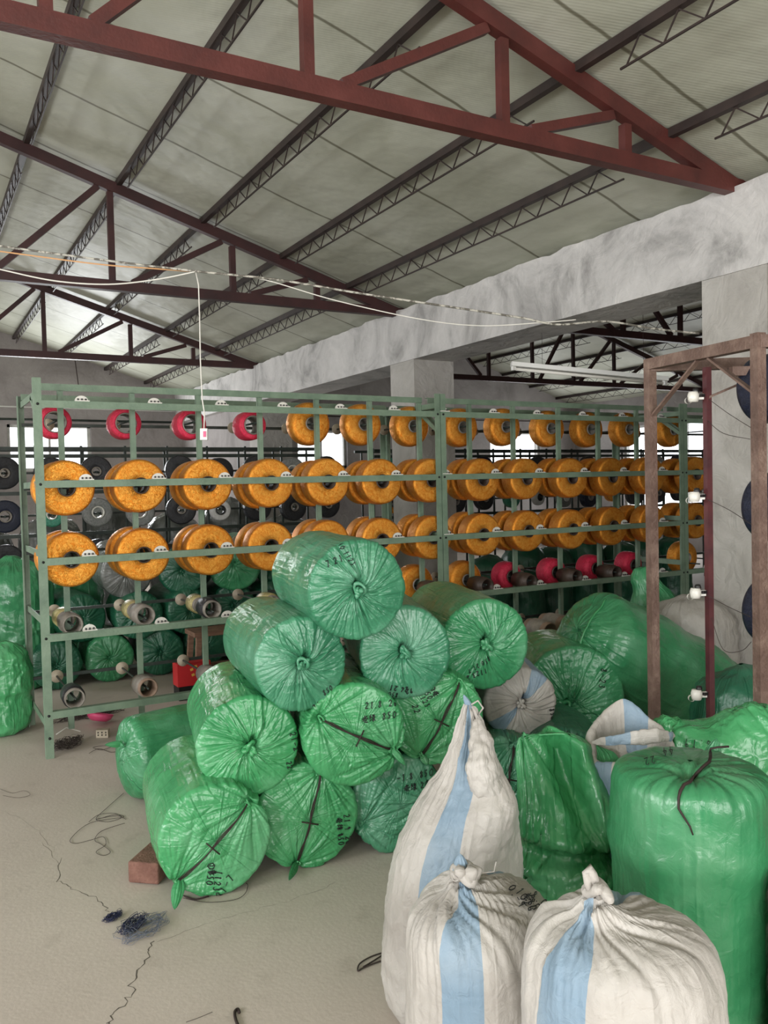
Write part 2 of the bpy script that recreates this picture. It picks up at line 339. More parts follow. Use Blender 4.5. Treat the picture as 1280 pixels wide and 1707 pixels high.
def creases(ang, d, n, seed, reach):
    """a few long, thin, sharp pulls radiating from a tied point"""
    rs = np.random.RandomState(seed + 100); out = 0
    for k in range(n):
        a0 = rs.uniform(0, 2 * PI); ln = reach * rs.uniform(0.5, 1.5); wv = rs.uniform(-0.25, 0.25); wd = rs.uniform(0.0035, 0.0065); am = rs.uniform(0.4, 1)
        da = (ang - a0 - wv * np.sin(d * 22 + k) + PI) % (2 * PI) - PI
        out = out - am * np.exp(-(da * d / wd) ** 2) * np.exp(-(d / ln) ** 4) * (np.abs(da) < 1.2) + 0.5 * am * np.exp(-((da * d - 1.8 * wd) / wd) ** 2) * np.exp(-(d / ln) ** 4) * (np.abs(da) < 1.2)
    return out
def gnormals(G):
    du = np.roll(G, -1, 1) - np.roll(G, 1, 1); dv = np.gradient(G, axis=0)
    n_ = np.cross(du, dv); l = np.linalg.norm(n_, axis=2, keepdims=True); n_ = n_ / (l + 1e-9)
    return n_

# ================================================================== SETTING
XB, XB2 = 4.4, 4.88          # hall-side face and back face of the beam line
XL, XR = -5.4, 14.25
YF, YN = 15.45, -5.0
HEAD = 3.268; SL = 0.307
RIDGE1, RIDGE2 = -0.5, 9.57
def roofz(X):                # underside of the purlins
    if X < XB + 0.2: return HEAD + 0.0566 + SL * (XB - X) if X > RIDGE1 else HEAD + 0.0566 + SL * (XB - 2 * RIDGE1 + X)
    return HEAD + 0.0566 + SL * (X - XB2) if X < RIDGE2 else HEAD + 0.0566 + SL * (2 * RIDGE2 - XB2 - X)

mb = MB().box(((XL + XR) / 2, (YF + YN) / 2, -0.06), (XR - XL + 0.6, YF - YN + 0.6, 0.12))
def crack(pts, w0, mi, jit, seed):
    rs = random.Random(seed); pts = [atz(x, y, 0) for x, y in pts]; P = []
    for a, b in zip(pts[:-1], pts[1:]):
        for k in range(7): t = k / 7; q = a + (b - a) * t; P.append(q + np.array([rs.gauss(0, jit), rs.gauss(0, jit), 0]))
    P.append(pts[-1]); V = []; F = []
    for i, q in enumerate(P):
        d = nrm(P[min(i + 1, len(P) - 1)] - P[max(i - 1, 0)]); nn = np.array([-d[1], d[0], 0]); ww = w0 * rs.uniform(0.3, 1.2)
        V += [q + nn * ww + (0, 0, 0.0006), q - nn * ww + (0, 0, 0.0006)]
        if i: F.append((2 * i - 2, 2 * i - 1, 2 * i + 1, 2 * i))
    mb.add(V, F, mi)
crack([(100, 1432), (98, 1470), (120, 1482), (160, 1498), (182, 1520)], 0.0016, 1, 0.006, 1)
crack([(250, 1570), (249, 1590), (228, 1630), (215, 1665), (185, 1700), (178, 1715)], 0.0022, 1, 0.006, 2)
crack([(262, 1572), (340, 1540), (420, 1517), (480, 1503), (560, 1470)], 0.0008, 2, 0.005, 3)
crack([(70, 1405), (98, 1440)], 0.0008, 2, 0.006, 4)
crack([(0, 1348), (60, 1380), (90, 1420)], 0.0006, 2, 0.006, 5)
floor = solo('floor', mb, ['floor', 'crack', 'crack_faint'], kind='structure')

def wall_with_holes(name, axis, pos, t, a0, a1, z1, holes, m_, gable=None):
    """axis 'x': wall runs along X at Y = pos; axis 'y': runs along Y at X = pos. holes: (a0,a1,z0,z1)"""
    mb = MB(); cuts = sorted({a0, a1, *[h[0] for h in holes], *[h[1] for h in holes]})
    def bx(p, q, z0, z_):
        if z_ - z0 < 1e-4: return
        c = ((p + q) / 2, pos, (z0 + z_) / 2) if axis == 'x' else (pos, (p + q) / 2, (z0 + z_) / 2)
        s = (q - p, t, z_ - z0) if axis == 'x' else (t, q - p, z_ - z0)
        mb.box(c, s)
    for p, q in zip(cuts[:-1], cuts[1:]):
        z = 0
        for h in sorted([h for h in holes if h[0] <= p + 1e-6 and h[1] >= q - 1e-6], key=lambda h: h[2]):
            bx(p, q, z, h[2]); z = h[3]
        bx(p, q, z, z1)
    if gable:
        for (x0, x1, xr, zr) in gable:
            V = [(x0, pos - t / 2, z1), (x1, pos - t / 2, z1), (xr, pos - t / 2, zr), (x0, pos + t / 2, z1), (x1, pos + t / 2, z1), (xr, pos + t / 2, zr)]
            mb.add(V, [(0, 1, 2), (5, 4, 3), (0, 3, 4, 1), (1, 4, 5, 2), (2, 5, 3, 0)])
    return solo(name, mb, m_, kind='structure')
ZR = HEAD + SL * (XB - RIDGE1) + 0.2; ZR2 = HEAD + SL * (RIDGE2 - XB2) + 0.2
GAB = [(XL - 0.1, XB + 0.24, RIDGE1, ZR), (XB + 0.24, XR, RIDGE2, ZR2)]
WINF = [(1.52, 2.88, 1.93, 2.73), (6.84, 7.98, 1.93, 2.70), (11.66, 13.15, 1.93, 2.72)]
wall_with_holes('wall_far', 'x', YF + 0.12, 0.24, XL - 0.1, XR, HEAD + 0.2, WINF, 'wall', GAB)
wall_with_holes('wall_near', 'x', YN - 0.12, 0.24, XL - 0.1, XR, HEAD + 0.2, [(-3.5, 2.9, 0, 3.1)], 'plaster', GAB)
WINL = [(y - 1.1, y + 1.1, 1.55, 2.85) for y in (-2.0, 2.1, 6.2, 10.2)]
wall_with_holes('wall_left', 'y', XL - 0.12, 0.24, YN, YF, HEAD + 0.2, WINL, 'plaster')
wall_with_holes('wall_right', 'y', XR + 0.12, 0.24, YN, YF, HEAD + 0.2, [(11.3, 13.9, 0.7, 2.75)], 'wall')

wi = 0
def window(axis, pos, h, nx=2):
    global wi; wi += 1
    a0, a1, z0, z1 = h; c = (a0 + a1) / 2
    P = lambda a, z, d=0: np.array((a, pos + d, z)) if axis == 'x' else np.array((pos + d, a, z))
    r = thing('window_%d' % wi, None, None, P(c, z0)); r['kind'] = 'structure'
    mb = MB(); fw = 0.05
    def b(a, z, sa, sz): mb.box(P(a, z), (sa, 0.06, sz) if axis == 'x' else (0.06, sa, sz))
    b(a0 + fw / 2, (z0 + z1) / 2, fw, z1 - z0); b(a1 - fw / 2, (z0 + z1) / 2, fw, z1 - z0)
    b(c, z0 + fw / 2, a1 - a0, fw); b(c, z1 - fw / 2, a1 - a0, fw)
    for k in range(1, nx): b(a0 + (a1 - a0) * k / nx, (z0 + z1) / 2, 0.035, z1 - z0 - 0.06)
    part('window_frame', mb, 'frame_white', r)
    g_ = MB(); g_.box(P(c, (z0 + z1) / 2), (a1 - a0 - 0.06, 0.004, z1 - z0 - 0.06) if axis == 'x' else (0.004, a1 - a0 - 0.06, z1 - z0 - 0.06))
    part('window_pane', g_, 'glass', r)
for h in WINF: window('x', YF + 0.1, h)
for h in WINL: window('y', XL - 0.1, h, 3)
window('y', XR + 0.1, (11.3, 13.9, 0.7, 2.75), 3)

# ceilings: slopes of sagging lining
def slope(x0, x1):
    nx, ny = 40, 120
    X = np.linspace(x0, x1, nx); Y = np.linspace(YN - 0.2, YF + 0.25, ny); G = np.zeros((nx, ny, 3))
    for i, xx in enumerate(X):
        G[i, :, 0] = xx; G[i, :, 1] = Y
        base = roofz(min(max(xx, XL), XR)) + 0.055
        G[i, :, 2] = base + 0.035 * np.abs(np.sin(PI * (Y - 3.39) / 2.0)) * 0 + 0.012 * (vnoise(np.stack([np.full(ny, xx * 1.3), Y * 1.1, Y * 0], -1)) - 0.5)
    mb = MB().grid(G, 0, False); G2 = G.copy(); G2[:, :, 2] += 0.05; mb.grid(G2, 0, False)
    return solo('ceiling', mb, 'lining', kind='structure')
slope(XL - 0.3, RIDGE1); slope(RIDGE1, XB + 0.24); slope(XB + 0.24, RIDGE2); slope(RIDGE2, XR + 0.3)

# long plastered beam with a rough top edge, and its columns
mb = MB(); ys = np.linspace(YN, YF, 260); BEAMZ = 2.79
top = 3.31 + 0.035 * (np.array([vnoise(np.array([y * 6.0, 1.3, 0.2])) for y in ys]) - 0.5) + 0.02 * (np.array([vnoise(np.array([y * 19.0, 4.3, 0.2])) for y in ys]) - 0.5)
G = np.zeros((5, len(ys), 3)); G[:, :, 1] = ys
for k, (xx, zz) in enumerate(((XB, None), (XB, BEAMZ), (XB2, BEAMZ), (XB2, None), (XB, None))):
    G[k, :, 0] = xx; G[k, :, 2] = top + 0.1 * (k in (3,)) if zz is None else zz
mb.grid(G, 0, False); mb.smooth = [False] * len(mb.f)
beam = solo('trim_1', mb, 'plaster', kind='structure')
for yc in (-0.66, 3.38, 7.29, 11.42):
    mb = MB().box(((XB + XB2) / 2 + 0.003, yc, BEAMZ / 2 - 0.001), (XB2 - XB - 0.006, 0.46, BEAMZ))
    solo('wall_column', mb, 'concrete', kind='structure', at=((XB + XB2) / 2, yc, 0))
mb = MB().box(((XB + XB2) / 2, 13.55, BEAMZ / 2), (0.24, 3.8, BEAMZ - 0.002)); solo('wall_partition', mb, 'wall', kind='structure')
# trims of the far wall: pipe runs and a flat board
mb = MB().tube([(XL, YF - 0.06, 2.83), (XB, YF - 0.06, 2.80)], 0.02); solo('trim_2', mb, 'dark_metal', kind='structure')
mb = MB().tube([(XL, YF - 0.05, 3.05), (0, YF - 0.05, 3.03), (XB, YF - 0.05, 3.0)], 0.012); solo('trim_3', mb, 'white_paint', kind='structure')
mb = MB().tube([(XB2 + 0.02, YF - 0.05, 3.02), (9, YF - 0.06, 2.96), (XR, YF - 0.05, 2.98)], 0.012); solo('trim_4', mb, 'cord', kind='structure')

# ------------------------------------------------------------------ roof trusses and purlins
def truss(y, x0, x1, xr, m_, label):
    """x0,x1 eaves; xr ridge"""
    t = thing('roof_truss', label, 'roof truss', ((x0 + x1) / 2, y, HEAD), 'steel roof trusses')
    w_ = 0.07; h_ = 0.085
    part('bottom_chord', MB().bar((x0, y, HEAD + h_ / 2), (x1, y, HEAD + h_ / 2), w_, h_), m_, t)
    ztop = lambda X: roofz(X) - 0.05
    for a in (x0, x1):
        part('top_chord', MB().bar((a, y, ztop(a) + 0.045), (xr, y, ztop(xr)), w_ - 0.008, 0.09), m_, t)
    D = [0.0, 1.02, 2.1, 3.18, 4.03]
    half = abs(x1 - xr)
    for sgn, xe in ((1, x1), (-1, x0)):
        xs = [xr + sgn * d * (half - 0.13) / 4.9 for d in D]
        for i, xv in enumerate(xs):
            if i == 0 and sgn < 0: continue
            mb = MB().bar((xv, y, HEAD + h_), (xv, y, ztop(xv) - 0.03), 0.05, 0.05, up=(0, 1, 0)); part('web_post', mb, m_, t)
            if i < 4:
                xa = xv + sgn * 0.17; xb_ = xs[i + 1] - sgn * 0.10
                mb = MB().bar((xa, y, HEAD + h_), (xb_, y, ztop(xb_) - 0.03), 0.05, 0.05); part('web_brace', mb, m_, t)
    return t
where = ['nearest the viewer, over the sack pile', 'second in line, over the green spool rack', 'third in line, near the far wall']
for k, y in enumerate((3.394, 7.403, 11.43)):
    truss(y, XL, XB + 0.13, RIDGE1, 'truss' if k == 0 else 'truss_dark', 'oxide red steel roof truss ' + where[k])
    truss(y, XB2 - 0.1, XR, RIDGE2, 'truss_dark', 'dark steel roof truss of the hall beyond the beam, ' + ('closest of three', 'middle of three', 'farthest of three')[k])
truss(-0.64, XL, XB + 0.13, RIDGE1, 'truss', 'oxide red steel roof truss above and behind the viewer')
# purlins run along the hall; trussed with a rod lattice
TY = [YN, -0.64, 3.394, 7.403, 11.43, YF]
def purlin(X, label, group, lat=1, step=0.24, k0=0):
    z = roofz(X); t = thing('roof_purlin', label, 'purlin', (X, YN, z), group)
    mb = MB().bar((X, YN, z + 0.025), (X, YF, z + 0.025), 0.042, 0.05); mb.bar((X + 0.035, YN, z + 0.045), (X + 0.035, YF, z + 0.045), 0.03, 0.006)
    part('top_bar', mb, 'purlin', t)
    if lat:
        for a, b in list(zip(TY[:-1], TY[1:]))[k0:]:
            a += 0.33; b -= 0.33; zb = z - 0.115; mb = MB()
            mb.bar((X, a, zb), (X, b, zb), 0.010, 0.010)
            n_ = max(2, int((b - a) / step)); st = (b - a - 0.1) / n_
            for i in range(n_):
                y = a + 0.06 + i * st
                mb.bar((X, y, zb), (X, y + st * 0.62, z), 0.007, 0.007, up=(1, 0, 0)); mb.bar((X, y + st * 0.62, z), (X, y + st, zb), 0.007, 0.007, up=(1, 0, 0))
            part('rod_lattice', mb, 'purlin', t)
PX = [3.857, 3.161, 2.404, 1.675, 0.951, 0.22]
for i, X in enumerate(PX):
    lab = ['dark steel lattice purlin closest to the plastered beam', 'dark lattice purlin second up the slope from the plastered beam', 'dark lattice purlin third up the slope from the plastered beam',
           'dark lattice purlin fourth up the slope from the plastered beam', 'dark purlin fifth up the slope, crossing the upper left corner', 'dark purlin sixth up the slope, at the left edge'][i]
    purlin(X, lab, 'roof purlins of the main hall', i < 6)
PX2 = [5.4, 6.25, 7.1, 7.95, 8.8, 9.65, 10.45, 11.25, 12.05, 12.85, 13.65]
for i, X in enumerate(PX2):
    purlin(X, 'dark lattice purlin of the farther hall, ' + ORD[i] + ' from the beam', 'roof purlins beyond the beam', 1, 0.3, 2)

# ================================================================== SPOOL RACKS
YP, YU, YR = 5.176, 5.385, 6.0      # front plane, upright plane, rear plane
RZ = dict(a=2.064, b=1.600, c=1.149, d=0.704, e=0.252)
SPZ = {1: 2.0, 2: 1.578, 3: 1.155, 4: 0.762, 5: 0.322}
def rack(name, x0, x1, cols, label, rearlegs=True, tens=True, lean=0.0):
    r = thing(name, label, 'spool rack', ((x0 + x1) / 2, YP, 0), 'green steel spool racks')
    A = 0.045
    for (x, s) in ((x0, 1), (x1, -1)):
        mb = MB(); mb.bar((x, YP, 0), (x, YP, 2.215), A, 0.005, up=(0, 1, 0)); mb.bar((x - s * (A / 2 - 0.003), YP + A / 2, 0), (x - s * (A / 2 - 0.003), YP + A / 2, 2.215), 0.005, A, up=(0, 1, 0))
        p = part('post', mb, 'rack', r)
        mb = MB()
        for z in (0.12, 0.252, 0.704, 1.149, 1.6, 2.064): mb.lathe([(0, 0.006), (0.008, 0.006), (0.008, 0)], (x, YP - 0.003, z), (0, -1, 0), 8)
        part('bolt', mb, 'bolt', p)
        mb = MB(); mb.bar((x, YR, 0), (x, YR, 2.19), A, 0.006, up=(0, 1, 0)); mb.bar((x - s * (A / 2 - 0.003), YR - A / 2, 0), (x - s * (A / 2 - 0.003), YR - A / 2, 2.19), 0.006, A, up=(0, 1, 0))
        part('post', mb, 'rack', r)
        for z, m_ in ((2.13, 'rack'), (1.60, 'rack'), (1.19, 'rack'), (0.79, 'rack'), (0.17, 'rack')):
            mb = MB(); mb.bar((x + s * 0.0, YP + 0.02, z), (x, YR - 0.02, z), 0.006, 0.04); part('side_rail', mb, m_, r)
        mb = MB(); mb.bar((x, YP + 0.02, 1.95), (x, YP + 0.30, 2.13), 0.006, 0.03); part('corner_brace', mb, 'rack', r)
    for k in 'abcde':
        z = RZ[k]; mb = MB(); mb.bar((x0, YP - 0.004, z), (x1, YP - 0.004, z), 0.004, 0.042); mb.bar((x0, YP + 0.016, z + 0.019), (x1, YP + 0.016, z + 0.019), 0.04, 0.004)
        part('front_rail', mb, 'rack', r)
    mb = MB(); mb.bar((x0, YU, 2.187), (x1, YU, 2.187), 0.005, 0.042); mb.bar((x0, YU + 0.02, 2.206), (x1, YU + 0.02, 2.206), 0.04, 0.004)
    part('top_rail', mb, 'rack', r)
    for z in (2.18, SPZ[1], SPZ[2], SPZ[3], SPZ[4], SPZ[5]):
        mb = MB(); mb.bar((x0, 5.95, z), (x1, 5.95, z), 0.02, 0.02 if z < 2.1 else 0.04); part('rear_rail', mb, 'dark_metal' if z < 2.1 else 'rack', r)
    for j, X in enumerate(cols):
        mb = MB(); mb.bar((X, YU, 0.10), (X, YU, 2.168), 0.032, 0.005, up=(0, 1, 0)); mb.bar((X - 0.014, YU + 0.014, 0.10), (X - 0.014, YU + 0.014, 2.168), 0.004, 0.028, up=(0, 1, 0)); part('upright', mb, 'rack', r)
        for row, z in SPZ.items():
            mb = MB().tube([(X, 5.95, z), (X, 5.20 if row > 1 else 5.44, z)], 0.007, 6); s = part('spindle', mb, 'dark_metal', r, at=(X, 5.95, z))
            mb = MB().lathe([(0, 0), (0.042, 0), (0.042, 0.014), (0.006, 0.014), (0, 0.02)], (X, 5.94, z), (0, -1, 0), 20); part('end_disc', mb, 'wood_disc', s, at=(X, 5.94, z))
            if tens and row < 5:
                X2 = X + (0.10 if row in (2, 3) else 0.09); zr = {1: RZ['a'], 2: RZ['b'], 3: RZ['c'], 4: RZ['d']}[row] + 0.021
                Yt = YP + 0.02; mb = MB()
                n_ = 12; V = [(X2 + 0.040 * math.cos(PI * q / n_), Yt, zr + 0.036 * math.sin(PI * q / n_)) for q in range(n_ + 1)]
                V += [(a_, Yt + 0.005, c_) for a_, b_, c_ in V]
                F = [tuple(range(n_ + 1)), tuple(range(2 * n_ + 1, n_, -1))] + [(q, q + n_ + 1, q + n_ + 2, q + 1) for q in range(n_)]
                mb.add(V, F); mb.box((X2, Yt - 0.012, zr + 0.003), (0.082, 0.03, 0.006))
                tn = part('thread_tensioner', mb, 'white_plastic', r, at=(X2, Yt, zr))
                mb = MB()
                for dx in (-0.022, 0, 0.022): mb.lathe([(0, 0.012), (0.007, 0.010), (0.004, 0.005), (0.007, 0)], (X2 + dx, Yt - 0.014, zr + 0.006), (0, 0, 1), 8)
                part('guide_pin', mb, 'black_plastic', tn, at=(X2, Yt, zr))
    return r
C1 = [0.832 + 0.4285 * k for k in range(7)]
C2 = [3.868, 4.303, 4.785, 5.235, 5.70]
C3 = [6.28]
rk1 = rack('spool_rack', 0.675, 3.425, C1, 'long sage green steel spool rack standing left, full of orange spools')
rk2 = rack('spool_rack', 3.475, 6.03, C2, 'sage green spool rack joined right of centre, running behind brown frame')
rk3 = rack('spool_rack', 6.08, 8.7, C3 + [6.72], 'sage green spool rack mostly hidden behind the right pillar')
# slight lean of the whole row, as in the photograph
# spool prototypes, centred at the origin with the axis along Y, front face towards -Y
def pack_profile(R, w_, ri, bulge=0.0, n_=7, corner=0.03):
    P = [(ri, w_ / 2 - 0.004)]
    P += [(ri + (R - corner - ri) * t, w_ / 2 + 0.003 * math.sin(PI * t)) for t in (0.04, 0.4, 0.7, 0.95, 1.0)]
    P += [(R - corner + corner * math.sin(a), w_ / 2 - corner + corner * math.cos(a)) for a in np.linspace(0.2, PI / 2, n_)]
    P += [(R + bulge, 0)]
    P += [(a, -b) for a, b in P[::-1][1:]]
    return P
def spool_proto(name, R, w_, ri, ym, tm, corner=0.03, tube_l=None):
    t = thing(name, 'x', 'yarn spool', (0, 0, 0)); seg = 56
    part('yarn_package', MB().lathe(pack_profile(R, w_, ri, 0.003, corner=corner), (0, 0, 0), (0, -1, 0), seg), ym, t)
    tl = (tube_l or w_ + 0.016) / 2
    part('core_tube', MB().lathe([(ri - 0.006, tl), (ri, tl), (ri, -tl), (ri - 0.006, -tl)], (0, 0, 0), (0, -1, 0), 32, closed=True), tm, t)
    remember(t); return t
def put(proto, loc, label, group, tilt=0.0, first=[]):
    c = proto if proto.name not in [p for p in first] else copy_tree(proto)
    first.append(proto.name); c.location = loc; c['label'] = label; c['group'] = group
    c.rotation_euler = (rnd.uniform(-0.03, 0.03), rnd.uniform(-3, 3), rnd.uniform(-0.03, 0.03) + tilt)
    return c
big = spool_proto('yarn_spool', 0.163, 0.135, 0.050, 'orange', 'tube_dark', 0.020)
mid = spool_proto('yarn_spool', 0.154, 0.135, 0.048, 'orange', 'tube_grey', 0.035)
redp = spool_proto('yarn_spool', 0.100, 0.16, 0.066, 'red', 'tube_grey', 0.02)
redb = spool_proto('yarn_spool', 0.118, 0.16, 0.052, 'red', 'tube_dark', 0.04)
allc = C1 + C2 + C3
def colname(j): return ORD[j] + ' from the left' if j < 12 else 'at the far right beside the pillar'
for j, X in enumerate(allc):
    if j < 4: put(redp, (X - 0.02, 5.55, 1.985), 'thin red yarn ring in the rack\'s top row, ' + ORD[j] + ' from the left', 'red yarn spools of the top row')
    else: put(mid, (X, 5.545, 2.0 + rnd.uniform(-0.006, 0.006)), 'orange yarn spool in the top row, ' + (ORD[j - 4] + ' orange one from the left' if j < 12 else 'half hidden by the red post'), 'orange yarn spools of the top row', 0.0)
    for row, nm in ((2, 'upper full row'), (3, 'lower full row')):
        z = SPZ[row]
        put(big, (X + rnd.uniform(-0.008, 0.008), 5.287, z + rnd.uniform(-0.006, 0.004)), 'front orange spool of the pair, %s, %s' % (nm, colname(j)), 'front orange spools of the ' + nm)
        put(big, (X + rnd.uniform(-0.008, 0.008), 5.487, z + rnd.uniform(-0.006, 0.004)), 'rear orange spool of the pair, %s, %s' % (nm, colname(j)), 'rear orange spools of the ' + nm)
for j, X in enumerate([C1[6], C2[0]]):
    put(mid, (X, 5.53, 0.775), 'orange yarn spool low on the rack, ' + ('just left of the double post' if j == 0 else 'just right of the double post'), 'spools of the fourth row')
put(mid, (6.46, 5.56, 0.79), 'orange yarn spool low on the rack beside the right pillar', 'spools of the fourth row')
for j, X in enumerate(C2[1:]):
    put(redb, (X, 5.52, 0.775), 'crimson yarn spool in the fourth row, %s of four from the left' % ORD[j], 'crimson spools of the fourth row')
# nearly empty tubes on the lower spindles
def tube_proto(name, mats, ym, ri=0.058, w_=0.20, pack=0.066):
    t = thing(name, 'x', 'bobbin tube', (0, 0, 0))
    part('card_tube', MB().lathe([(ri - 0.008, 0.10), (ri, 0.10), (ri, -0.10), (ri - 0.008, -0.10)], (0, 0, 0), (0, -1, 0), 32, closed=True), mats, t)
    part('wound_thread', MB().lathe([(ri, 0.06), (pack, 0.055), (pack, -0.055), (ri, -0.06)], (0, 0, 0), (0, -1, 0), 32), ym, t)
    remember(t); return t
tb = [tube_proto('bobbin_tube', 'tube_grey', 'tube_grey'), tube_proto('bobbin_tube', 'tube_grey', 'olive_yarn', 0.05, 0.2, 0.062), tube_proto('bobbin_tube', 'tube_grey', 'black_yarn'), tube_proto('bobbin_tube', 'tan', 'tube_grey'), tube_proto('bobbin_tube', 'tube_dark', 'tube_dark')]
put(tb[0], (C1[0], 5.31, 0.762), 'grey card tube, nearest spindle of fourth row, first from the left', 'bare tubes on the left rack')
put(tb[1], (C1[0], 5.56, 0.762), 'gold wound tube behind grey tube, fourth row, first from the left', 'bare tubes on the left rack')
put(tb[0], (C1[1], 5.31, 0.775), 'brown grey tube, fourth row, second from the left', 'bare tubes on the left rack')
put(tb[1], (C1[1], 5.56, 0.775), 'gold wound tube, fourth row, second from the left', 'bare tubes on the left rack')
put(tb[2], (C1[2], 5.31, 0.775), 'black wound tube, fourth row, third from the left', 'bare tubes on the left rack')
put(tb[1], (C1[2], 5.56, 0.775), 'gold wound tube, fourth row, third from the left', 'bare tubes on the left rack')
put(tb[1], (C1[3], 5.34, 0.775), 'gold wound tube, fourth row, beside the top bales', 'bare tubes on the left rack')
put(tb[2], (C1[0], 5.31, 0.322), 'grey tube with dark band, bottom row, first from the left', 'bare tubes on the left rack')
put(tb[3], (C1[1], 5.31, 0.322), 'brown card tube, bottom row, second from the left', 'bare tubes on the left rack')
put(tb[0], (C1[2], 5.34, 0.322), 'grey tube, bottom row, beside the red carton', 'bare tubes on the left rack')
for j, X in enumerate([C1[6], C2[0], C2[1], C2[2], C2[3]]):
    put(tb[4], (X, 5.29, 0.755), 'dark bobbin tube before %s spool, fourth row, %s dark one from left' % ('an orange' if j < 2 else 'a crimson', ORD[j]), 'dark tubes on the right rack')
for j, (x, y, d) in enumerate(((900, 1050, 5.1), (925, 1040, 5.3))):
    put(tb[3], atd(x, y, d), 'brown card tube sticking out behind green sacks, ' + ('left one' if j == 0 else 'right one'), 'loose card tubes')

# ------------------------------------------------------------------ far dark racks with many spools
def far_rack(Y, x0, x1, label, n_up, xs, st, ns):
    r = thing('storage_rack', label, 'spool rack', ((x0 + x1) / 2, Y, 0), 'dark racks at the back')
    for z in (1.97, 1.90, 1.55, 1.15, 0.75): part('rail', MB().bar((x0, Y, z), (x1, Y, z), 0.03, 0.035), 'dark_metal', r)
    for k in range(n_up + 1):
        x = x0 + (x1 - x0) * k / n_up; part('upright', MB().bar((x, Y + 0.02, 0), (x, Y + 0.02, 2.0), 0.02, 0.02, up=(0, 1, 0)), 'dark_metal', r)
        part('upright', MB().bar((x + 0.1, Y + 0.5, 0), (x + 0.1, Y + 0.5, 1.98), 0.02, 0.02, up=(0, 1, 0)), 'dark_metal', r)
    for z in (1.74, 1.34, 0.95): part('rail', MB().bar((x0, Y, z), (x1, Y, z), 0.015, 0.02), 'dark_metal', r)
    for z in (1.74, 1.34, 0.95):
        for k in range(ns): part('spindle', MB().tube([(xs + st * k, Y, z), (xs + st * k, Y - 0.16, z)], 0.012, 6), 'dark_metal', r)
    part('rail', MB().bar((x0, Y + 0.5, 1.98), (x1, Y + 0.5, 1.98), 0.03, 0.03), 'dark_metal', r)
far_rack(8.5, -0.6, 4.0, 'dark metal rack at the back, seen left between orange spools', 11, -0.45, 0.41, 12)
far_rack(8.9, 4.95, 11.8, 'dark metal rack at the back, seen right of the middle pillar', 15, 5.15, 0.455, 15)
def far_proto(R, w_, ri, ym, tm):
    t = MB().lathe(pack_profile(R, w_, ri, 0.0, corner=0.02), (0, 0, 0), (0, -1, 0), 28); t.lathe([(ri - 0.01, w_ / 2 + 0.01), (ri, w_ / 2 + 0.01), (ri, -w_ / 2), (ri - 0.01, -w_ / 2)], (0, 0, 0), (0, -1, 0), 20, mi=1, closed=True)
    return mesh('distant_spool', t, [ym, tm])
FP = {'black': far_proto(0.15, 0.1, 0.045, 'black_yarn', 'tube_grey'), 'grey': far_proto(0.14, 0.1, 0.06, 'grey_yarn', 'white_plastic'), 'white': far_proto(0.11, 0.08, 0.05, 'white_yarn', 'black_plastic'),
      'green': far_proto(0.12, 0.1, 0.05, 'green_yarn', 'white_plastic'), 'navy': far_proto(0.15, 0.1, 0.055, 'navy', 'tube_grey'), 'orange': far_proto(0.12, 0.1, 0.05, 'orange', 'tube_dark')}
def far_spool(c, loc, label, group):
    o = bpy.data.objects.new('distant_spool', FP[c]); COL.objects.link(o); o.location = loc; o.rotation_euler = (0, rnd.uniform(-1, 1), rnd.uniform(-0.2, 0.2))
    return tag(o, label, 'yarn spool', group)
pal = ['black', 'black', 'grey', 'black', 'navy', 'white', 'black', 'grey', 'black', 'green', 'black', 'white']
rown = {1.74: 'top row', 1.34: 'middle row', 0.95: 'low row'}
for z, rn_ in rown.items():
    for k in range(12):
        c = pal[(k * 5 + int(z * 10)) % 12] if z != 1.74 else ('black' if k % 4 != 2 else 'grey')
        far_spool(c, (-0.45 + 0.41 * k, 8.40, z + rnd.uniform(-0.02, 0.02)), 'distant %s yarn spool, %s of back left rack, %s from left' % (c, rn_, ORD[k]), 'spools on the back left rack')
    for k in range(15):
        c = ['black', 'green', 'navy', 'black', 'white', 'orange', 'black', 'grey'][(k * 3 + int(z * 10)) % 8]
        far_spool(c, (5.15 + 0.455 * k, 8.80, z + rnd.uniform(-0.02, 0.02)), 'distant %s yarn spool, %s of back right rack, %s from left' % (c, rn_, ORD[k]), 'spools on the back right rack')
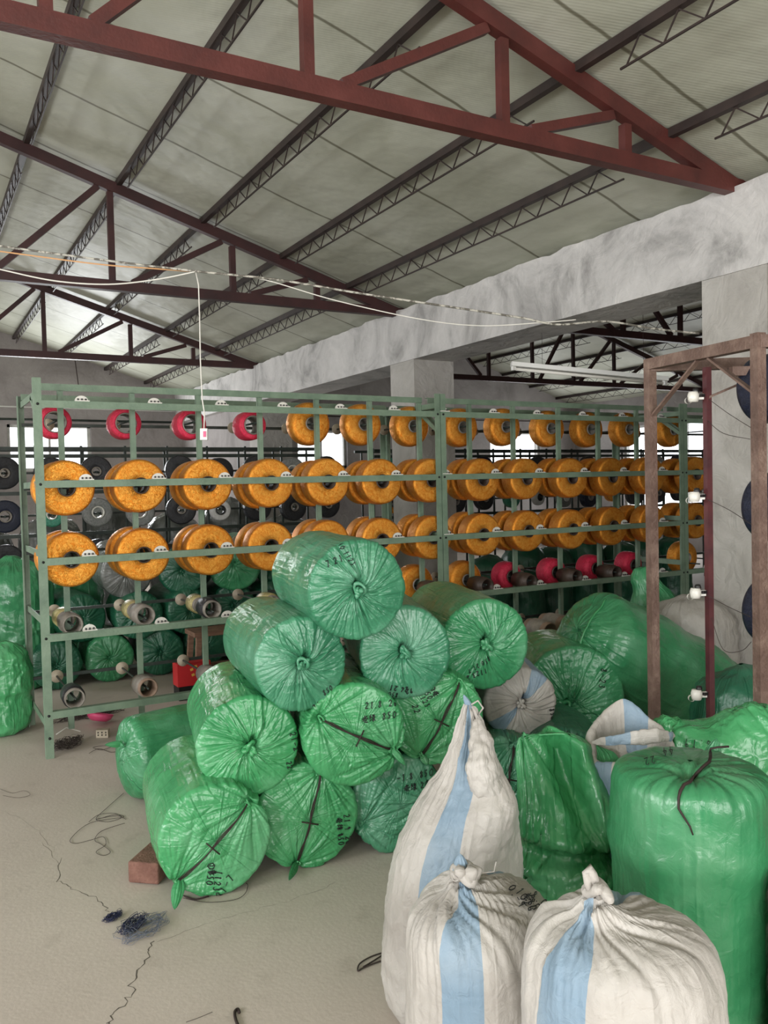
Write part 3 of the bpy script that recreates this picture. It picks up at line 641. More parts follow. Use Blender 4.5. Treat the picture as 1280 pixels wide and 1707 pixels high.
# ================================================================== SACKS AND BALES
def sack_surface(rings, N, gathers, seed, crumple=0.005, lump=0.008, front=None, floor_z=None, deform=None, cscale=7.0, stretch=None):
    """rings: list of (centre, e1, e2) with e1,e2 the scaled half axes. Returns displaced grid"""
    th = np.arange(N) / N * 2 * PI
    C = np.array([r[0] for r in rings]); A = np.array([r[1] for r in rings]); B = np.array([r[2] for r in rings])
    G = C[:, None] + A[:, None] * np.cos(th)[None, :, None] + B[:, None] * np.sin(th)[None, :, None]
    if deform is not None: G = deform(G, th)
    Nn = gnormals(G); D = np.zeros(G.shape[:2])
    for g_ in gathers:
        p = np.array(g_['p']); ax = nrm(g_['ax']); e = nrm(g_['e']); q = np.cross(ax, e)
        V = G - p; u = V @ e; v = V @ q; h = -(V @ ax)
        ang = np.arctan2(v, u); d = np.hypot(u, v) + np.maximum(0, h - 0.02) * 0.9
        ang = ang + g_.get('swirl', 0) * np.exp(-d / 0.08) + 0.12 * (fbm(G * 9 + seed, 2) - 0.5)
        w1 = g_['amp'] * (d / (d + 0.035)) * np.exp(-(d / g_['reach']) ** 2)
        D += w1 * (folds(ang, g_['n'], seed) - 0.5) + 0.42 * w1 * (folds(ang, int(g_['n'] * 2.6), seed + 1) - 0.5) + 0.2 * w1 * (folds(ang, g_['n'] * 5, seed + 5) - 0.5)
        if g_.get('cr', 12): D += 0.0055 * creases(ang, d, g_.get('cr', 12), seed, g_['reach'])
        if 'slit' in g_:
            sx, sy = g_['slit']; D -= 0.05 * np.exp(-(((u - sx) / 0.010) ** 2 + ((v - sy) / 0.018) ** 2))
        D -= g_.get('dip', 0.02) * np.exp(-(d / g_.get('dipr', 0.035)) ** 2)
        if 'line' in g_:   # cord pulled across the end
            a = np.array(g_['line'][0]); b_ = np.array(g_['line'][1]); ab = b_ - a; t = np.clip(((G - a) @ ab) / (ab @ ab), 0, 1)
            dl = np.linalg.norm(G - (a + t[..., None] * ab), axis=2); D -= 0.010 * np.exp(-(dl / 0.018) ** 2)
    Q = G if stretch is None else G * np.array(stretch)
    D += crumple * (ridged(Q * cscale + seed * 3.3, 3) - 0.4) * 2 + lump * (fbm(G * 3.1 + seed * 1.7, 2) - 0.5) * 2 + crumple * 0.5 * (ridged(Q * cscale * 3.1 + seed, 2) - 0.4)
    G = G + Nn * D[..., None]
    if floor_z is not None: G[..., 2] = np.maximum(G[..., 2], floor_z + 0.003)
    return G
def axis_rings(front, a, L, r, rc=0.03, puff=0.02, ncap=44, nbody=44, nback=12, rfun=None, e1=None, squash=1.0, rback=None, bend=None):
    a = nrm(a); up = np.array([0, 0, 1.]) if abs(a[2]) < 0.9 else -CF * np.array([1, 1, 0])
    if e1 is None: e1 = nrm(np.cross(up, a))
    e1 = nrm(e1 - a * (e1 @ a)); e2 = np.cross(a, e1); R = []; info = []
    def add(rho, h, kind): R.append((np.array(front) + a * h, e1 * rho, e2 * rho * squash)); info.append((rho, h, kind))
    for t in np.linspace(0, 1, nback): add(r * 0.82 * t + 1e-4, -L - 0.01 * (1 - t * t), 0)
    for t in np.linspace(0.15, 1, 5): add(r * (0.82 + 0.18 * math.sin(t * PI / 2)), -L + r * 0.22 * (1 - math.cos(t * PI / 2)), 0)
    b0, b1 = -L + r * 0.22, -rc
    for t in np.linspace(0, 1, nbody)[1:-1]: add(r * (1 + 0.02 * math.sin(PI * t)), b0 + (b1 - b0) * t, 1)
    for t in np.linspace(0, 1, 9): add(r - rc * (1 - math.cos(t * PI / 2)), b1 + rc * math.sin(t * PI / 2), 2)
    for t in np.linspace(1, 0, ncap)[1:]: add((r - rc) * t + 2e-4, puff * (1 - t * t), 2)
    if rfun: 
        R = [(c, x * rfun(h), y * rfun(h)) for (c, x, y), (rho, h, k) in zip(R, info)]
    return R, info, e1, e2, a
def flow_attr(G, a=None):
    M_, N = G.shape[:2]; th = np.arange(N) / N * 2 * PI
    s = np.concatenate([[0], np.cumsum(np.linalg.norm(np.diff(G[:, 0], axis=0), axis=1))])
    F = np.zeros((M_, N, 3)); F[..., 0] = np.cos(th) * 3.0; F[..., 1] = np.sin(th) * 3.0; F[..., 2] = s[:, None] * 1.3
    return F.reshape(-1, 3)
def knot(center, ax, mats, parent, s=1.0, seed=0, tuft=True, label=None):
    a = nrm(ax); e = nrm(np.cross(a, [0.3, 0.2, 0.9])); q = np.cross(a, e); rs = random.Random(seed)
    mb = MB(); t = np.linspace(0, 2 * PI, 40); c = np.array(center, float); ph = rs.uniform(0, 6)
    P = [c + s * (0.013 * (math.sin(x) + 1.6 * math.sin(2 * x + ph)) * e * 0.7 + 0.013 * (math.cos(x) - 1.6 * math.cos(2 * x)) * q * 0.7 + a * (0.009 - 0.008 * math.sin(3 * x))) for x in t]
    mb.tube(P, [0.0075 * s * (1 + 0.25 * math.sin(5 * x)) for x in t], 8)
    if tuft:
        for k in range(2):
            d = nrm(e * rs.uniform(-1, 1) + q * rs.uniform(-1, 1) + a * 0.55); P = [c + d * s * x for x in (0.004, 0.016, 0.028, 0.040)]
            mb.tube(P, [0.006 * s, 0.008 * s, 0.012 * s, 0.003 * s], 8)
    part('knot', mb, mats, parent, label=label)
def ear(base, d, length, width, mats, parent, seed=0, flat=0.45, droop=0.0, label=None):
    d = nrm(d); u = nrm(np.cross(d, CF)); v = np.cross(u, d); n_, N = 26, 40; th = np.arange(N) / N * 2 * PI
    G = np.zeros((n_, N, 3))
    for i in range(n_):
        t = i / (n_ - 1); w_ = width * (0.22 + 0.78 * math.sin(PI * min(1, t * 1.05) ** 0.8) ** 0.8) * (1 if t < 0.93 else (1 - t) / 0.07 * 0.8 + 0.1)
        c = np.array(base) + d * length * t + np.array([0, 0, -droop * t * t])
        rr = 1 + 0.25 * np.cos(5 * th + seed) * (0.5 + 0.5 * math.cos(t * 3)) + 0.12 * np.cos(9 * th + seed * 2)
        G[i] = c + (u * (np.cos(th) * w_ * rr)[:, None]) + (v * (np.sin(th) * w_ * flat * rr)[:, None])
    mb = MB().grid(G); mb.add(G[-1], [tuple(range(N))])
    A = np.concatenate([flow_attr(G), np.zeros((N, 3))]); part('bag_ear', mb, mats, parent, A, label=label)
GLY = {'0': [[(.5, 1), (.2, .75), (.15, .3), (.45, 0), (.8, .3), (.8, .75), (.5, 1)]], '1': [[(.35, .8), (.5, 1), (.45, 0)]], '2': [[(.15, .75), (.4, 1), (.7, .8), (.6, .5), (.15, .05), (.8, .1)]],
       '3': [[(.2, .9), (.6, .95), (.4, .55), (.7, .35), (.5, .02), (.15, .1)]], '4': [[(.5, 1), (.15, .4), (.8, .42)], [(.6, .7), (.5, 0)]], '5': [[(.75, 1), (.35, .95), (.3, .6), (.65, .5), (.6, .1), (.2, .05)]],
       '6': [[(.6, 1), (.25, .5), (.25, .12), (.55, 0), (.7, .3), (.3, .42)]], '7': [[(.15, .95), (.75, .95), (.4, 0)]], '8': [[(.5, .55), (.25, .8), (.5, 1), (.7, .8), (.5, .55), (.25, .2), (.5, 0), (.75, .25), (.5, .55)]],
       '9': [[(.7, .75), (.4, .95), (.25, .7), (.5, .5), (.7, .75), (.6, 0)]], '.': [[(.4, .08), (.5, 0)]], '-': [[(.15, .45), (.8, .5)]], '@': [[(.5, 1.05), (.05, .8), (.05, .25), (.5, -.02), (.95, .25), (.95, .8), (.5, 1.05)], [(.4, .8), (.5, .85), (.5, .2)]],
       'L': [[(.15, .8), (.75, .85)], [(.45, 1.1), (.42, .58)], [(.0, .58), (1, .6)], [(.8, 1), (.1, .25)], [(.4, .42), (.42, .08), (.85, .08), (.85, .2)], [(.8, .4), (.42, .28)]],
       'G': [[(.3, 1.05), (.1, .75), (.35, .72), (.08, .4)], [(.05, .15), (.38, .3)], [(.5, .98), (.85, .95), (.8, .72)], [(.55, .82), (.82, .82)], [(.45, .65), (1, .68)], [(.72, .68), (.7, 0), (.6, .08)], [(.5, .45), (.6, .35)], [(.9, .5), (.55, .12)], [(.75, .35), (1, .08)]]}
def hit(G, px, py, lift=0.004, tol=0.007):
    """the point of the cloth seen in one direction from the viewpoint"""
    r_ = ray(px, py); V = G.reshape(-1, 3) - CAM; d = V @ r_ / (r_ @ r_); e = np.linalg.norm(V - d[:, None] * r_, axis=1)
    k = np.where(e < tol, d, 1e9); i = int(np.argmin(k))
    if k[i] > 1e8: i = int(np.argmin(e)); 
    return CAM + r_ * (d[i] - lift)
def write_on(tex, lines, parent, G):
    """handwriting laid on the visible cloth"""
    mb = MB()
    for s_, px, py, rot, hp in lines:
        rt_ = math.radians(rot); cx = -0.4 * len(s_)
        for ch in s_:
            for st in GLY.get(ch, []):
                P = []
                for (x0, y0), (x1, y1) in zip(st[:-1], st[1:]):
                    for k in range(3):
                        gx, gy = x0 + (x1 - x0) * k / 3, y0 + (y1 - y0) * k / 3; lx = (cx + gx * 0.7) * hp; ly = (gy - 0.5) * hp
                        P.append(hit(G, px + lx * math.cos(rt_) - ly * math.sin(rt_), py - lx * math.sin(rt_) - ly * math.cos(rt_)))
                gx, gy = st[-1]; lx = (cx + gx * 0.7) * hp; ly = (gy - 0.5) * hp
                P.append(hit(G, px + lx * math.cos(rt_) - ly * math.sin(rt_), py - lx * math.sin(rt_) - ly * math.cos(rt_))); mb.tube(P, 0.0013, 4)
            cx += 0.8
    part('handwriting', mb, 'ink', parent, label='black handwriting: ' + tex)
def write(tex, lines, parent, surf):
    """lines: (string, px, py, rotation deg, height m); surf maps (x,y,z) to the nearest point of the sack and its normal"""
    mb = MB(); rs = random.Random(len(tex) + 5)
    plane_c, e1, e2, a, look = surf
    for s_, px, py, rot, hgt in lines:
        rr = ray(px, py); t_ = ((plane_c - CAM) @ a) / (rr @ a); o = CAM + rr * t_ - plane_c; ox, oy = o @ e1, o @ e2
        rt = math.radians(rot); wtot = 0
        for ch in s_: wtot += 0.45 if ch in ' .' else (1.15 if ch in 'LG@' else 0.8)
        cx = -wtot / 2
        for ch in s_:
            wd = 0.45 if ch in ' .' else (1.15 if ch in 'LG@' else 0.8)
            for st in GLY.get(ch, []):
                pts = []
                for (x0, y0), (x1, y1) in zip(st[:-1], st[1:]):
                    for k in range(5): pts.append((x0 + (x1 - x0) * k / 5, y0 + (y1 - y0) * k / 5))
                pts.append(st[-1]); P = []
                for (gx, gy) in pts:
                    lx = (cx + gx * wd * 0.85 + 0.12 * gy) * hgt; ly = (gy - 0.5) * hgt
                    X = ox + lx * math.cos(rt) - ly * math.sin(rt); Y = oy + lx * math.sin(rt) + ly * math.cos(rt)
                    q = look(X, Y)
                    if q is not None: P.append(q)
                if len(P) > 2: mb.tube(P, 0.0019 if hgt > 0.02 else 0.0015, 4)
            cx += wd
    if mb.n: part('handwriting', mb, 'ink', parent, label='black handwriting: ' + tex)
def looker(G, info, i0, r, e1, e2, a, front):
    """samples the cap of grid G at plane coordinates"""
    rho = np.array([k[0] for k in info[i0:]]); N = G.shape[1]
    def f(x, y):
        d = math.hypot(x, y)
        if d > r * 0.985: return None
        i = np.interp(-d, -rho, np.arange(len(rho))); k = int(min(i, len(rho) - 2)); fi = i - k
        t = (math.atan2(y, x) / (2 * PI) % 1) * N; j = int(t) % N; fj = t - int(t); j2 = (j + 1) % N
        g = (G[i0 + k, j] * (1 - fj) + G[i0 + k, j2] * fj) * (1 - fi) + (G[i0 + k + 1, j] * (1 - fj) + G[i0 + k + 1, j2] * fj) * fi
        return g + a * 0.0045
    return f
def bale(label, fpx, z, rpx, rear_px, L=0.75, style='knot', seed=1, m_='green', d=None, r=None, gat=None, text=None, N=384, name='wrapped_bale', ears=None, white=False, group=None, cat='bale',
         puff=0.018, crumple=0.0045, knot_off=(0, 0), amp=0.024, z_rear=None, ncap=60, nbody=44, floor_z=None, swirl=0.9, ngather=15, reach=None, lump=0.007, nback=12, cord=True):
    """a wrapped roll lying roughly along the hall, its end towards the viewer"""
    x, y = fpx; dd = d if d is not None else (z - 1.55) / ray(x, y)[2]; front = atd(x, y, dd)
    if r is None: r = rpx * dd / FPX
    zr = front[2] if z_rear is None else z_rear
    best = None
    for d2 in np.linspace(dd + 0.2, dd + 1.2, 200):   # rear centre at distance L from the front one
        rr = CR * (rear_px - 640) / FPX + CF; q = CAM + rr * d2; q = np.array([q[0], q[1], zr]); e_ = abs(np.linalg.norm(q - front) - L)
        if best is None or e_ < best[0]: best = (e_, q)
    a = nrm(front - best[1])
    R, info, e1, e2, a = axis_rings(front, a, L, r, 0.020, puff, ncap, nbody, nback)
    i0 = next(i for i, k in enumerate(info) if k[2] == 2)
    G0 = np.array(front); gs = []; P2 = lambda gx, gy, gh=0.0: front + e1 * gx * r + e2 * gy * r + a * gh
    reach = reach or r * 0.95
    if style == 'knot': gs.append(dict(p=P2(*knot_off, puff), ax=a, e=e1, amp=amp, n=ngather, reach=reach, dip=0.03, dipr=0.035, swirl=swirl, cr=22, slit=(0.016 * math.cos(seed * 2.1), 0.024)))
    else:
        (ax_, ay_), (bx_, by_) = gat; pa, pb = P2(ax_, ay_, -0.01), P2(bx_, by_, -0.01); ln = (P2(ax_, ay_, 0.0), P2(bx_, by_, 0.0))
        gs.append(dict(p=pa, ax=a, e=e1, amp=amp, n=ngather, reach=r * 0.95, dip=0.018, dipr=0.03, line=ln)); gs.append(dict(p=pb, ax=a, e=e1, amp=amp, n=ngather - 1, reach=r * 0.95, dip=0.018, dipr=0.03))
    G = sack_surface(R, N, gs, seed, crumple, lump, floor_z=floor_z)
    base = np.array([front[0], front[1], min(G[..., 2].min(), 9)]); base = front - a * L / 2; base[2] = G[..., 2].min()
    t = thing(name, label, cat, base, group)
    if white:
        th = np.arange(N) / N * 2 * PI
        def mf(i, j):
            s_ = math.degrees(th[j]) % 360
            return 1 if any(abs((s_ - c0 + 180) % 360 - 180) < w_ for c0, w_ in white) else 0
        part('sacking', MB().grid(G, 0, True, mf), ['white', 'blue'], t, flow_attr(G))
    else: part('sacking', MB().grid(G), m_, t, flow_attr(G))
    look = looker(G, info, i0, r, e1, e2, a, front)
    if style == 'knot':
        c = P2(knot_off[0], knot_off[1], puff - 0.016); knot(c, a, (['white'] if white else m_), t, r / 0.19, seed)
    else:
        A_, B_ = np.array(gat[0]) * r, np.array(gat[1]) * r; pts = []
        for k in np.linspace(0.03, 0.97, 26):
            q = look(*(A_ + (B_ - A_) * k)); 
            if q is not None: pts.append(q + a * (0.004 + 0.003 * math.sin(k * PI)))
        if cord: 
            mb = MB().tube(pts, 0.0030, 6); mb.tube([p + e1 * 0.006 * math.sin(i * 0.5) + e2 * 0.005 for i, p in enumerate(pts)], 0.0026, 6)
            mid_ = pts[len(pts) // 2]; dn = nrm(pts[-1] - pts[0]); cr = np.cross(a, dn)
            mb.tube([mid_ + cr * q + a * 0.003 for q in (-0.035, 0, 0.035)], 0.0028, 6)
            part('tie_cord', mb, 'cord', t)
        for k, (ed, ln_, wd_, *dr) in enumerate(ears or []):
            dr = dr[0] if dr else 0
            q = look(*( (A_ if k == 0 else B_) * 0.93)); q = q if q is not None else P2(*(gat[k]))
            knot(q, a, m_, t, 0.6, seed + k, tuft=False)
            if ed == 'to':
                e_ = atz(*ln_, 0.018); ear(q, e_ - q, np.linalg.norm(e_ - q), wd_, m_, t, seed + k, flat=0.5); continue
            if ln_ > 0: ear(q, CR * ed[0] + CU * ed[1] - CF * 0.35, ln_, wd_, m_, t, seed + k, droop=dr)
    if text: write(' '.join(x_[0].replace('L', '老').replace('G', '绿').replace('@', '①') for x_ in text), text, t, (front, e1, e2, a, look))
    return t, dict(front=front, a=a, e1=e1, e2=e2, r=r, look=look)

# --- the pyramid
bale('green wrapped bale crowning the pile, knotted end facing right', (597, 983), 1.15, 84, 516, 0.72, seed=11, m_='teal', text=[('7.21', 556, 935, 20, 0.026), ('850 1123', 575, 920, -60, 0.020)], amp=0.028, lump=0.009)
bale('green bale under the top one, left of the third tier', (503, 1107), 0.865, 79, 430, 0.72, seed=12, m_='teal', text=[('26 - 21', 540, 1168, 25, 0.022), ('850', 545, 1150, 25, 0.02)], amp=0.028)
bale('small teal bale with knotted face directly below the crowning bale', (675, 1088), 0.86, 78, 630, 0.70, seed=13, m_='teal', text=[('26 21', 664, 1147, 170, 0.022), ('92', 682, 1152, 180, 0.022), ('850', 655, 1157, 170, 0.018)])
bale('green bale at the right end of the third tier, over the white one', (810, 1075), 0.85, 76, 728, 0.74, seed=14, m_='green', text=[('1123 28', 790, 1125, -160, 0.022), ('850 21.7', 797, 1108, -150, 0.020)])
bale('green knotted bale at the left of the second tier, above the front bale', (415, 1245), 0.53, 84, 375, 0.74, seed=15, m_='green_light', text=[('21-27', 492, 1240, -78, 0.026), ('22', 482, 1275, -80, 0.022)], knot_off=(0.0, 0.0))
bale('green corded bale in the middle of the second tier, marked 21.8 26', (592, 1225), 0.57, 86, 540, 0.72, 'tied', seed=16, m_='green_light', gat=((-0.72, 0.38), (0.80, -0.42)),
     ears=[((-0.4, 0.2), 0.0, 0.012, 0), ((0.9, -0.6), 0.075, 0.014, 0.02)], text=[('21.8  26', 635, 1173, 0, 0.026), ('LG  850', 631, 1194, 3, 0.026)])
bale('green corded bale at the right of the second tier, behind the pointed white sack', (728, 1198), 0.565, 80, 690, 0.70, 'tied', seed=17, m_='green_light', gat=((0.55, 0.80), (-0.35, -0.85)),
     ears=[((0.8, -0.5), 0.06, 0.016, 0.01), ((0.4, -0.7), 0.05, 0.015, 0)], text=[('@L', 722, 1150, -60, 0.024), ('850', 712, 1155, -60, 0.022), ('1123', 706, 1165, -60, 0.022), ('22', 693, 1180, -70, 0.026)])
bale('green bale lying front left on the floor, corded end with hanging tail', (359, 1402), 0.213, 94, 302, 0.74, 'tied', seed=18, m_='green_light', gat=((0.66, 0.62), (-0.74, -0.72)),
     ears=[((0.3, 0.5), 0.0, 0.01, 0), ('to', (291, 1517), 0.021)], text=[('21-7', 374, 1476, 55, 0.030), ('1123', 362, 1467, -100, 0.026), ('850', 350, 1462, -100, 0.026), ('@L', 352, 1447, -80, 0.024)], floor_z=0.0)
bale('green bale on the floor at centre, vertical cord across its end', (512, 1364), 0.208, 88, 455, 0.74, 'tied', seed=19, m_='green_light', gat=((0.30, 0.90), (-0.22, -0.93)),
     ears=[((0.1, 0.4), 0.02, 0.014, 0), ('to', (481, 1468), 0.014)], text=[('21.9  26', 579, 1382, -85, 0.026), ('LG 850', 566, 1385, -85, 0.024)], floor_z=0.0)
bale('blueish green bale on the floor right of centre, marked 850, knotted at left', (665, 1342), 0.205, 82, 610, 0.74, 'tied', seed=20, m_='teal', gat=((-0.78, -0.35), (0.62, 0.05)),
     ears=[((-0.8, 0.1), 0.03, 0.022, 0), ((0.5, 0), 0.0, 0.01, 0)], text=[('-1.8  850', 690, 1291, 4, 0.026), ('LG 2@', 694, 1308, 6, 0.026)], floor_z=0.0, cord=False)
bale('white bale with pale blue stripes, round knotted end in the pile', (868, 1173), 0.52, 61, 812, 0.7, seed=21, white=[(55, 15), (222, 14)], ngather=17, amp=0.018, text=[('850', 921, 1190, -80, 0.024)], r=0.168, d=3.86)
bale('dark green corded bale low between the pointed white sack and the folded sack', (842, 1296), 0.235, 66, 800, 0.7, 'tied', seed=22, m_='teal', gat=((0.25, 0.88), (-0.10, -0.8)), ears=[((1, 0.35), 0.08, 0.018, 0.01), ((0, -1), 0.0, 0.01, 0)], floor_z=0.0)
bale('dark green bale behind the pile, marked 29, low beside the white bale', (946, 1298), 0.225, 82, 915, 0.5, seed=23, m_='green_deep_shaded', text=[('29 44', 932, 1222, -20, 0.05)], floor_z=0.0)
bale('large green bale with folded flap, resting behind the white striped bale', (955, 1165), 0.46, 88, 905, 0.55, seed=24, m_='green', text=[('8-23', 1003, 1130, -100, 0.035)], crumple=0.007, knot_off=(-0.2, -0.15), reach=0.25, d=4.35)
# bale lying crosswise at the far left of the pile, tail pointing left
c_ = atd(262, 1262, 4.28); a_ = nrm([-1, -0.12, 0]); r_ = 0.205
fr = np.array([atd(212, 1262, 4.2)[0], c_[1], r_])
R, info, e1, e2, a_ = axis_rings(fr, a_, 0.72, r_, 0.05, 0.03)
G = sack_surface(R, 240, [dict(p=fr + a_ * 0.03 + e2 * 0.08, ax=a_, e=e1, amp=0.016, n=14, reach=0.2, dip=0.02, dipr=0.04)], 31, 0.004, 0.008, floor_z=0)
t = thing('wrapped_bale', 'green bale lying crosswise behind the front left bale, tail pointing left', 'bale', (fr[0] + 0.36, fr[1], 0))
part('sacking', MB().grid(G), 'green', t, flow_attr(G)); q = fr + a_ * 0.02 + e2 * 0.08
knot(q, a_, 'green', t, 0.6, 3, False); ear(q, (-1, -0.1, 0.15), 0.09, 0.014, 'green_light', t, 2)

# --- standing sacks in front
def standing(label, base, prof, seed, mats, gathers=(), N=288, stripes=None, name='woven_sack', crumple=0.005, lump=0.010, deform=None, cscale=7, open_=False, group=None, cat='sack', fine=90, stretch=None, yaw=0.0):
    """prof: (z, dx, dy, rx, ry) keys: dx to the right of the view, dy away from it"""
    rt = np.array([CF[1], -CF[0], 0]); rt /= np.linalg.norm(rt); aw = np.array([CF[0], CF[1], 0]); aw /= np.linalg.norm(aw)
    prof = np.array(prof, float); s = np.concatenate([[0], np.cumsum(np.hypot(np.hypot(np.diff(prof[:, 0]), np.diff(prof[:, 1])), np.diff(prof[:, 3])))])
    # smooth resample
    ss = np.linspace(0, s[-1], fine); K = []
    for c in range(5):
        y_ = np.interp(ss, s, prof[:, c]); k_ = np.ones(5) / 5; yp = np.concatenate([[y_[0]] * 2, y_, [y_[-1]] * 2]); K.append(np.convolve(yp, k_, 'valid'))
    K = np.array(K).T; rings = []
    for z, dx, dy, rx, ry in K:
        rings.append((np.array([base[0], base[1], z]) + rt * dx + aw * dy, rt * max(rx, 1e-4), aw * max(ry, 1e-4)))
    G = sack_surface(rings, N, gathers, seed, crumple, lump, floor_z=0.0, deform=deform, cscale=cscale, stretch=stretch)
    t = thing(name, label, cat, (base[0], base[1], 0), group); th = np.degrees(np.arange(N) / N * 2 * PI) % 360
    if stripes:
        mf = lambda i, j: 1 if any(abs((th[j] - c0 + 180) % 360 - 180) < w_ for c0, w_ in stripes) else 0
        p = part('sacking', MB().grid(G, 0, True, mf), list(mats), t, flow_attr(G))
    else: part('sacking', MB().grid(G), mats if isinstance(mats, str) else mats[0], t, flow_attr(G))
    return t, G, rt, aw, K
def dome(r, ztop, rc, puff=0.02, dz0=0.0, low=1.0, ry=None, kx=0.0, ky=0.0):
    """profile of an upright filled sack"""
    ry = ry or r; P = [(0.0, 0, 0, r * 0.0 + 0.01, 0.01), (0.0, 0, 0, r * low * 0.8, ry * low * 0.8), (0.02, 0, 0, r * low, ry * low), (ztop - rc, 0, 0, r, ry)]
    for t in np.linspace(0.2, 1, 5): P.append((ztop - rc + rc * math.sin(t * PI / 2), kx * t * 0.2, ky * t * 0.2, r - rc * (1 - math.cos(t * PI / 2)), ry - rc * (1 - math.cos(t * PI / 2))))
    for t in (0.75, 0.5, 0.25, 0.0): P.append((ztop + puff * (1 - t * t), kx * (1 - 0.8 * t), ky * (1 - 0.8 * t), (r - rc) * t + 0.002, (ry - rc) * t + 0.002))
    return P
def topat(G, x, y):
    """highest surface point of the grid near plan position"""
    d = np.hypot(G[..., 0] - x, G[..., 1] - y); k = np.argmin(d + 0.25 * (G[..., 2].max() - G[..., 2])); return G.reshape(-1, 3)[k]

Zup = (0, 0, 1.0); X1 = (1.0, 0, 0)
# tall green sack at right
b = atd(1151, 1300, 2.30); ga = atd(1150, 1303, 2.22); gb = atd(1184, 1252, 2.47)
ga[2] = gb[2] = 0.765
prof = [(0, 0, 0, .01, .01), (0, 0, 0, .16, .16), (.02, 0, 0, .20, .20), (.50, -.01, 0, .205, .205), (.555, -.01, 0, .218, .218), (.60, -.005, 0, .212, .212), (.70, 0, 0, .208, .208), (.735, 0, 0, .203, .203), (.755, 0, 0, .188, .188), (.765, 0, 0, .15, .15), (.768, 0, 0, .12, .12), (.77, 0, 0, .06, .06), (.77, 0, 0, .001, .001)]
t, G, rt, aw, K = standing('tall green sack standing at right, black cord pulling in its crown', b, prof, 41, 'green_smooth', [dict(p=ga, ax=Zup, e=X1, amp=0.026, n=11, reach=0.15, dip=0.04, dipr=0.035), dict(p=gb, ax=Zup, e=X1, amp=0.018, n=10, reach=0.11, dip=0.02, dipr=0.03)],
     crumple=0.0045, lump=0.008, fine=110)
q1, q2 = topat(G, ga[0], ga[1]), topat(G, gb[0], gb[1])
knot(q1, Zup, 'green_light', t, 0.7, 4, False); ear(q2, CR * 0.25 + CU * 1.0, 0.075, 0.022, 'green', t, 3)
mb = MB().tube([hit(G, x, y, 0.006) for x, y in ((1184, 1254), (1184, 1262), (1182, 1270), (1172, 1278), (1163, 1287), (1156, 1296), (1150, 1303), (1140, 1308), (1134, 1318), (1131, 1330), (1131, 1348), (1136, 1356), (1143, 1367), (1150, 1378), (1155, 1392))], [.0045] * 9 + [.0035, .003, .003, .0025, .0025, .002], 6)
mb.tube([hit(G, 1184, 1254, 0.004), hit(G, 1184, 1254, 0.02) + CU * 0.010, hit(G, 1184, 1254, 0.02) + CR * 0.02 + CU * 0.014, hit(G, 1184, 1254, 0.02) + CR * 0.052 + CU * 0.016], 0.003, 6)
part('tie_cord', mb, 'cord', t)
write_on('22 44', [('44', 1112, 1252, -170, 13), ('22', 1082, 1268, -165, 13)], t, G)

# tall pointed white sack with a blue stripe
b = atd(757, 1600, 2.47)
prof = [(0, 0, 0, .01, .01), (0, 0, 0, .17, .15), (.03, 0, 0, .205, .18), (.18, 0, 0, .210, .185), (.42, .012, 0, .196, .18), (.51, .022, 0, .178, .165), (.60, .042, .0, .142, .13), (.69, .062, .0, .095, .09), (.775, .062, .0, .058, .05), (.84, .062, 0, .034, .028), (.87, .064, 0, .022, .018), (.90, .058, 0, .012, .008), (.905, .058, 0, .002, .002)]
rtv = np.array([CF[1], -CF[0], 0]); rtv /= np.linalg.norm(rtv); awv = np.array([-rtv[1], rtv[0], 0]); awv = nrm([CF[0], CF[1], 0])
pk = np.array([b[0], b[1], 0.93]) + rtv * 0.06
def wdef(G, th):
    # a crumpled fold of spare cloth hangs down the right-hand front of the neck
    c = np.array([b[0], b[1], 0]) + rtv * 0.10 - awv * 0.07; lz = np.exp(-((G[..., 2] - 0.66) / 0.11) ** 2) * np.exp(-(((th[None, :] - 5.15 + PI) % (2 * PI) - PI) / 0.62) ** 2)
    n_ = G - (np.array([b[0], b[1], 0]) + rtv * 0.05); n_[..., 2] = 0; n_ /= np.linalg.norm(n_, axis=2, keepdims=True) + 1e-6
    return G + n_ * (0.075 * lz)[..., None]
t, G, rt, aw, K = standing('tall white sack with blue stripe rising to a twisted point', b, prof, 42, ['white', 'blue'], [dict(p=pk, ax=Zup, e=X1, amp=0.024, n=9, reach=0.42, dip=0.0)], stripes=[(249, 16), (65, 12)], crumple=0.0075, lump=0.012, deform=wdef, fine=120, cscale=9)
ctl = [atd(797, 1200, 2.40), atd(803, 1235, 2.37), atd(800, 1275, 2.34), atd(806, 1310, 2.335), atd(822, 1345, 2.335), atd(842, 1385, 2.36), atd(852, 1400, 2.38)]; rad = [.008, .030, .046, .050, .046, .026, .004]
kk = np.linspace(0, 6, 60); cc = np.array([np.interp(kk, range(7), [c_[i] for c_ in ctl]) for i in range(3)]).T; rk = np.interp(kk, range(7), rad)
G3 = sack_surface([(cc[i], rtv * rk[i], np.cross(rtv, nrm(cc[min(i + 1, 59)] - cc[max(i - 1, 0)])) * rk[i] * 0.75) for i in range(60)], 160, [], 71, 0.013, 0.012, cscale=13)
part('spare_cloth', MB().grid(G3), 'white', t, flow_attr(G3))
pk2 = G[-1, 0]; ear(pk2 - (0, 0, 0.02), CR * -0.45 + CU * 1.0, 0.055, 0.009, 'blue', t, 4, label='pale blue tip')
mb = MB().tube([pk2, pk2 + rt * 0.02 + (0, 0, 0.012), pk2 + rt * 0.035 + (0, 0, -0.01), pk2 + rt * 0.02 + (0, 0, -0.03)], 0.003, 6); part('tie_cord', mb, 'white', t)

